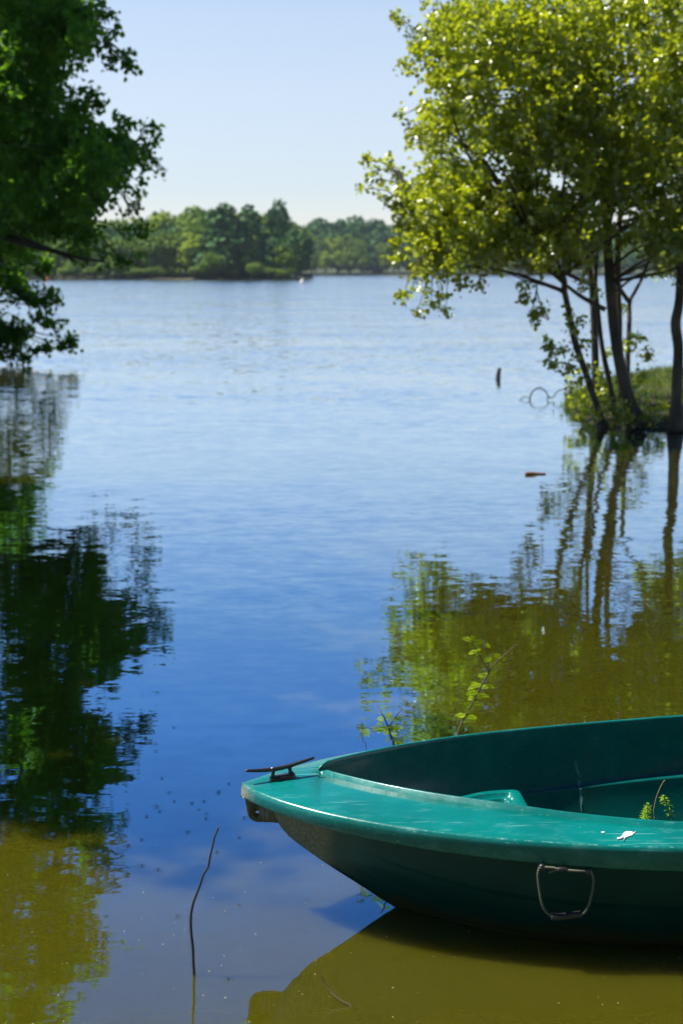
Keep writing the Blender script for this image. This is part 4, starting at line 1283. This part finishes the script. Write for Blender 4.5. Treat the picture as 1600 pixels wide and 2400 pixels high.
def sapling(name, label, Y, stems, sprays, r0):
    base = at_y(*z4(*stems[0][0][0]), Y); base.z = 0
    o = empty(name, base, label, 'sapling')
    T = Tubes()
    for k, (pts, ra, rb) in enumerate(stems):
        P = [at_y(*z4(*q), Y + random.uniform(-.01, .01)) for q in pts]
        if k == 0: P = [Vector((P[0].x - (P[1].x - P[0].x) * .6, P[0].y, -.05))] + P
        if k and pts[-1][1] > 1000: P = P + [Vector((P[-1].x + .006, P[-1].y, -.05))]
        T.add(smooth_path(P, 5), ra, rb, sides=7, wob=.15)
    link('stem', T.mesh('stem', M_twig), o)
    sp = [(at_y(*z4(*a), Y + random.uniform(-.008, .008)), at_y(*z4(*b), Y + random.uniform(-.03, .03))) for a, b in sprays]
    link('foliage', needles_mesh('foliage', sp, .0120, .0028, M_needle, dens=330), o)
    return o
sapling('cypress_sapling', 'taller feathery sapling with forked bare-tipped twigs rising behind the boat', 4.62,
        [([(943, 932), (1010, 760), (1060, 670), (1130, 530), (1175, 450), (1205, 400)], .0034, .0024),
         ([(1205, 400), (1250, 335), (1300, 285), (1370, 225), (1430, 178), (1465, 174)], .0021, .0010),
         ([(1205, 400), (1150, 310), (1110, 230), (1065, 150), (1050, 100), (1047, 60)], .0016, .0008),
         ([(1208, 400), (1195, 310), (1175, 210), (1158, 148)], .0014, .0008)],
        [((1180, 440), (1118, 418)), ((1175, 450), (1130, 470)), ((1180, 435), (1165, 405)), ((1200, 415), (1238, 408)), ((1140, 505), (1035, 522)), ((1130, 515), (1062, 485)), ((1150, 520), (1238, 508)), ((1140, 525), (1190, 520)), ((1118, 565), (1018, 570)), ((1110, 580), (1040, 550)), ((1100, 590), (1200, 586)),
         ((1095, 600), (1150, 596)), ((1075, 615), (1035, 610)), ((1065, 672), (958, 652)), ((1060, 680), (1000, 660)), ((1075, 660), (1150, 655)), ((1042, 712), (1003, 720)), ((1015, 758), (930, 742)), ((1010, 755), (965, 760)), ((1020, 770), (1097, 760)),
         ((1065, 150), (992, 115)), ((1062, 145), (1075, 98)), ((1075, 160), (1148, 147)), ((1085, 190), (1040, 176)), ((1090, 195), (1120, 190)), ((1100, 215), (1130, 222)), ((1110, 235), (1038, 237)), ((1110, 240), (1118, 255)), ((1175, 192), (1206, 178)), ((1162, 312), (1222, 280)), ((1160, 315), (1200, 295)), ((1300, 283), (1247, 255)), ((1305, 290), (1332, 292)), ((1340, 240), (1325, 226))], .003)
sapling('cypress_sapling', 'small bushy sapling with two bare spikes behind the bow', 4.30,
        [([(424, 1003), (410, 950), (395, 900), (385, 855)], .0038, .0028), ([(385, 855), (350, 780), (330, 740), (312, 698)], .0022, .0013), ([(385, 855), (430, 780), (470, 730), (497, 695)], .0020, .0012),
         ([(392, 880), (320, 870), (250, 860), (190, 855), (122, 853)], .0018, .0010), ([(122, 853), (160, 900), (180, 970), (203, 1040)], .0009, .0009)],
        [((385, 860), (350, 900)), ((388, 870), (300, 850)), ((380, 865), (250, 862)), ((390, 860), (500, 840)), ((395, 870), (480, 880)), ((395, 880), (440, 905)), ((390, 860), (360, 905)), ((360, 790), (400, 720)), ((365, 770), (405, 760)), ((350, 790), (295, 770)), ((355, 810), (292, 815)), ((430, 790), (497, 772)), ((430, 780), (380, 790)), ((420, 800), (450, 800)), ((410, 950), (505, 945)), ((412, 960), (480, 960)),
         ((400, 945), (360, 952)), ((425, 990), (500, 985)), ((430, 995), (545, 990)), ((425, 985), (470, 1000)), ((200, 855), (125, 835)), ((195, 858), (150, 925)), ((200, 860), (215, 920)), ((190, 850), (160, 830)), ((205, 860), (185, 915)), ((380, 850), (300, 875)), ((385, 855), (420, 850)), ((388, 865), (455, 860)), ((250, 862), (300, 852)), ((165, 855), (145, 880))], .003)

# ------------------------------------------------------------------ weeds growing in the boat
z8 = zoomed(1440, 1780, 160 / 1568)
def weed(label, Y, stem, whorls):
    P = [at_y(*z8(*q), Y) for q in stem]
    base = Vector((P[0].x, P[0].y, 0.02))
    o = empty('water_weed', base, label, 'plant')
    T = Tubes(); T.add(smooth_path([base] + P, 5), .0016, .0012, sides=6)
    link('stem', T.mesh('stem', M_aqua_stem), o)
    V, F, A = [], [], []
    for (x, y, n, ln) in whorls:
        c = at_y(*z8(x, y), Y)
        for k in range(n):
            a = 2 * math.pi * (k + random.random() * .5) / n
            el = random.uniform(-.35, .25) if ln > .008 else random.uniform(.3, 1.2)
            e = Vector((math.cos(a), math.sin(a), el)).normalized()
            q = e.cross(Vector((0, 0, 1))).normalized() * .0016
            l = ln * random.uniform(.8, 1.15)
            b = len(V); V += [tuple(c), tuple(c + e * l * .6 + q + Vector((0, 0, .001))), tuple(c + e * l + Vector((0, 0, -.001))), tuple(c + e * l * .6 - q + Vector((0, 0, .001)))]
            F.append((b, b + 1, b + 2, b + 3)); A += [min(1, max(0, random.gauss(.6, .2)))] * 4
    link('leaves', mesh_np('leaves', np.array(V), [np.array(F)], [M_aqua], attr=np.array(A)), o)
    return o
M_aqua_stem = plain('weed_stem', (0.09, 0.14, 0.02), rough=0.6, scale=300)
weed('denser whorled green weed inside the boat, left of the pair', 3.80, [(690, 1500), (710, 1300), (740, 1150), (750, 1040)], [(750, 1035, 12, .007), (748, 1075, 11, .013), (740, 1130, 12, .015), (732, 1180, 12, .017), (725, 1240, 12, .018), (712, 1300, 12, .019), (705, 1360, 12, .021), (700, 1410, 12, .022), (695, 1450, 10, .022)])
weed('taller sparse-leaved green weed inside the boat, right of the pair', 3.86, [(1300, 1500), (1270, 1250), (1180, 1000), (1110, 870)], [(1105, 850, 12, .007), (1115, 880, 9, .014), (1130, 930, 10, .017), (1165, 990, 9, .018), (1205, 1060, 7, .019), (1245, 1160, 6, .019), (1275, 1260, 5, .018)])
T = Tubes()
sp0 = [at_y(*z8(x, y), 3.81) for x, y in ((900, 1430), (885, 1200), (910, 1030), (955, 850), (1030, 660), (1110, 510), (1150, 475))]
T.add(smooth_path([Vector((sp0[0].x, 3.81, .015))] + sp0, 5), .0011, .0008, sides=6)
M_straw = plain('dry_stem', (0.42, 0.24, 0.12), rough=0.8, scale=300)
tag(link('dead_stalk', T.mesh('dead_stalk', M_straw)), 'thin tan dead stalk standing between the two green weeds', 'stalk')

# ------------------------------------------------------------------ sticks, post, floating wood
T = Tubes()
ps = [(455, 2287), (453, 2255), (452, 2222), (449, 2195), (447, 2160), (449, 2135), (455, 2111), (464, 2088), (471, 2068), (478, 2048), (488, 2032), (492, 2010), (498, 1985), (503, 1962), (509, 1948), (512, 1938)]
Pq = [at_y(px, py, 3.245) for px, py in ps]
Pq = [Vector((Pq[0].x + .004, 3.245, -.12))] + Pq
T.add(smooth_path(Pq, 4), .0042, .0021, sides=7, wob=.3)
tag(link('bare_stick', T.mesh('bare_stick', M_stick)), 'long thin crooked stick standing out of the water left of the bow', 'stick')
T = Tubes()
a0 = at_z(822, 2358, 0); Y_ = a0.y
Pq = [at_y(px, py, Y_ + dy) for px, py, dy in ((752, 2284, .03), (757, 2297, .03), (765, 2312, .025), (776, 2325, .02), (790, 2338, .012), (805, 2349, .005), (822, 2358, 0))]
T.add(smooth_path(Pq + [Vector((a0.x + .03, a0.y - .01, -.03))], 4), .0014, .0026, sides=6, wob=.2)
tag(link('small_twig', T.mesh('small_twig', M_twig)), 'short curved twig poking from the olive water below the hull', 'twig')

def log_mesh(p0, p1, r):
    T = Tubes(); P = smooth_path([p0, p0.lerp(p1, .35) + Vector((0, 0, .004)), p0.lerp(p1, .7), p1], 4)
    T.add(P, r, r * .35, sides=9, wob=.3); return T.mesh('floating_wood', M_drift)
M_drift = plain('driftwood', (0.24, 0.13, 0.08), rough=0.8, scale=60, var=.5)
tag(link('floating_wood', log_mesh(at_z(1230, 1110, .01), at_z(1278, 1110, .006), .016)), 'short reddish-brown stick of driftwood floating off the bank', 'driftwood')
T = Tubes()
b_ = at_z(1166, 889, 0)
T.add(smooth_path([b_ + Vector((0, 0, -.1)), b_, at_y(1167, 875, b_.y), at_y(1170, 862, b_.y)], 4), .045, .03, sides=9, wob=.3)
tag(link('mooring_post', T.mesh('mooring_post', M_stick)), 'short dark post stub sticking up alone in the open water', 'post')
T = Tubes()
def arc(pts, r):
    Y = at_z(1290, 938, 0).y
    T.add(smooth_path([at_y(px, py, Y) for px, py in pts], 5), r, r * .6, sides=6)
arc([(1240, 945), (1243, 925), (1252, 914), (1264, 909), (1276, 916), (1284, 928), (1290, 933), (1296, 930), (1306, 917), (1320, 913), (1335, 918)], .011)
arc([(1284, 928), (1281, 940), (1278, 948)], .009)
arc([(1205, 948), (1218, 937), (1230, 930), (1240, 935), (1243, 945)], .007)
tag(link('sunken_branch', T.mesh('sunken_branch', M_bark2)), 'looping sunken branch arching out of the water left of the bank', 'branch')

# far buoys
def buoy(name, px, py, r, mat, label):
    p = at_z(px, py, 0)
    bm = bmesh.new()
    bmesh.ops.create_uvsphere(bm, u_segments=20, v_segments=12, radius=r, matrix=Matrix.Translation(p + Vector((0, 0, r * .5))))
    bmesh.ops.create_cone(bm, cap_ends=True, segments=12, radius1=r * .3, radius2=r * .12, depth=r * 1.1, matrix=Matrix.Translation(p + Vector((0, 0, r * 1.8))))
    tag(link(name, bm_mesh(name, bm, [mat])), label, 'buoy')
buoy('round_buoy', 708, 665, .32, M_white, 'white buoy floating off the tip of the headland')
buoy('round_buoy', 111, 659, .35, M_orange, 'orange buoy near the water edge behind the left tree')

# ------------------------------------------------------------------ water striders
def strider_meshes():
    bm = bmesh.new()
    bmesh.ops.create_uvsphere(bm, u_segments=10, v_segments=6, radius=.5, matrix=Matrix.Translation((0, 0, .0028)) @ Matrix.Diagonal((.0085, .0030, .0028, 1)))
    body = bm_mesh('body', bm, [M_bug])
    T = Tubes()
    for a, L in ((35, .009), (100, .014), (145, .013), (-35, .009), (-100, .014), (-145, .013)):
        d = Vector((math.cos(R(a)), math.sin(R(a)), 0))
        T.add([Vector((0, 0, .0028)), d * L * .5 + Vector((0, 0, .0055)), d * L + Vector((0, 0, .0006))], .00035, .00025, sides=3)
    return body, T.mesh('legs', M_bug)
sb, sl_ = strider_meshes()
spots = [(993, 65), (1403, 97), (1037, 151), (1340, 145), (1338, 156), (1070, 205), (1250, 205), (1177, 217), (960, 238), (1220, 255), (778, 257), (980, 268), (1265, 278), (900, 298), (1261, 310), (781, 318), (768, 347), (1497, 308), (1150, 395), (870, 442), (1465, 428), (790, 478), (545, 578), (872, 602), (1330, 517), (970, 625), (615, 658), (1085, 911), (505, 1203), (1400, 1297), (650, 1047), (1465, 840)]
pix = [(x * 600 / 1568, 1800 + y * 600 / 1568) for x, y in spots] + [(320 + x * 300 / 1568, 1700 + y * 300 / 1568) for x, y in ((457, 30), (215, 85), (235, 225), (237, 322), (165, 93))]
for px, py in pix:
    p = at_z(px, py, 0)
    o = empty('water_strider', p, 'tiny black water strider resting on the smooth blue water', 'insect', 'water striders on the calm water')
    o.rotation_euler = (0, 0, random.uniform(0, 6.28)); s = random.uniform(.7, 1.05); o.scale = (s, s, s)
    for nm, me in (('body', sb), ('legs', sl_)):
        c = bpy.data.objects.new(nm, me); c.parent = o; col.objects.link(c)

# specks of pollen and debris on the surface (uncountable)
n = 420
pts = []
while len(pts) < n:
    px = random.uniform(-100, 1700); py = random.uniform(1150, 2500)
    p = at_z(px, py, .0006)
    pts.append(p)
V = []; Fq = []
for p in pts:
    r = random.uniform(.0006, .0020); a = random.uniform(0, 3.14); b = len(V)
    for k in range(4):
        t = a + k * math.pi / 2; V.append((p.x + r * math.cos(t) * (1.6 if k % 2 else .8), p.y + r * math.sin(t), p.z + .0008 * (k % 2)))
    Fq.append((b, b + 1, b + 2, b + 3))
me = mesh_np('floating_specks', np.array(V), [np.array(Fq)], [plain('pollen', (0.45, 0.38, 0.2), rough=.9, scale=800, var=.6)])
tag(link('floating_specks', me), 'tiny pale specks of pollen drifting on the water', 'specks', kind='stuff')

# ------------------------------------------------------------------ the viewer's own shore and an unseen wood added to cut sky light
me = shore_strip('viewer_shore', [(12, 2.0), (4, 1.7), (1.5, 1.2), (-1.5, 1.0), (-5.5, .6)], [(14, -38), (5, -38), (1, -38), (-2, -38), (-8, -38)], .35, M_soil)
tag(link('shore', me), kind='structure')
wc_ = []
while len(wc_) < 260:
    q = Vector((rng.uniform(-16, 16), rng.uniform(-16, -5), rng.uniform(1.0, 13)))
    wc_.append((q, rng.uniform(.9, 1.5)))
me = foliage(wc_, .9, 14, .42, M_oak, 'wood', twig_r=0)
tag(link('wood', me), 'dense unseen wood on the near shore, added to block sky light', 'wood', kind='stuff')

# ------------------------------------------------------------------ the air over the lake
m, nt, out = newmat('haze')
pv = N(nt, 'ShaderNodeVolumePrincipled')
pv.inputs['Color'].default_value = (0.72, 0.84, 1.0, 1)
pv.inputs['Density'].default_value = 0.00014
pv.inputs['Anisotropy'].default_value = 0.2
nt.links.new(pv.outputs[0], out.inputs['Volume'])
bm = bmesh.new()
bmesh.ops.create_cube(bm, size=1.0, matrix=Matrix.Translation((0, 1320, 18.0)) @ Matrix.Diagonal((3300, 2900, 40, 1)))
tag(link('haze', bm_mesh('haze', bm, [m], smooth=False)), 'thin blue summer haze over the lake', kind='stuff')
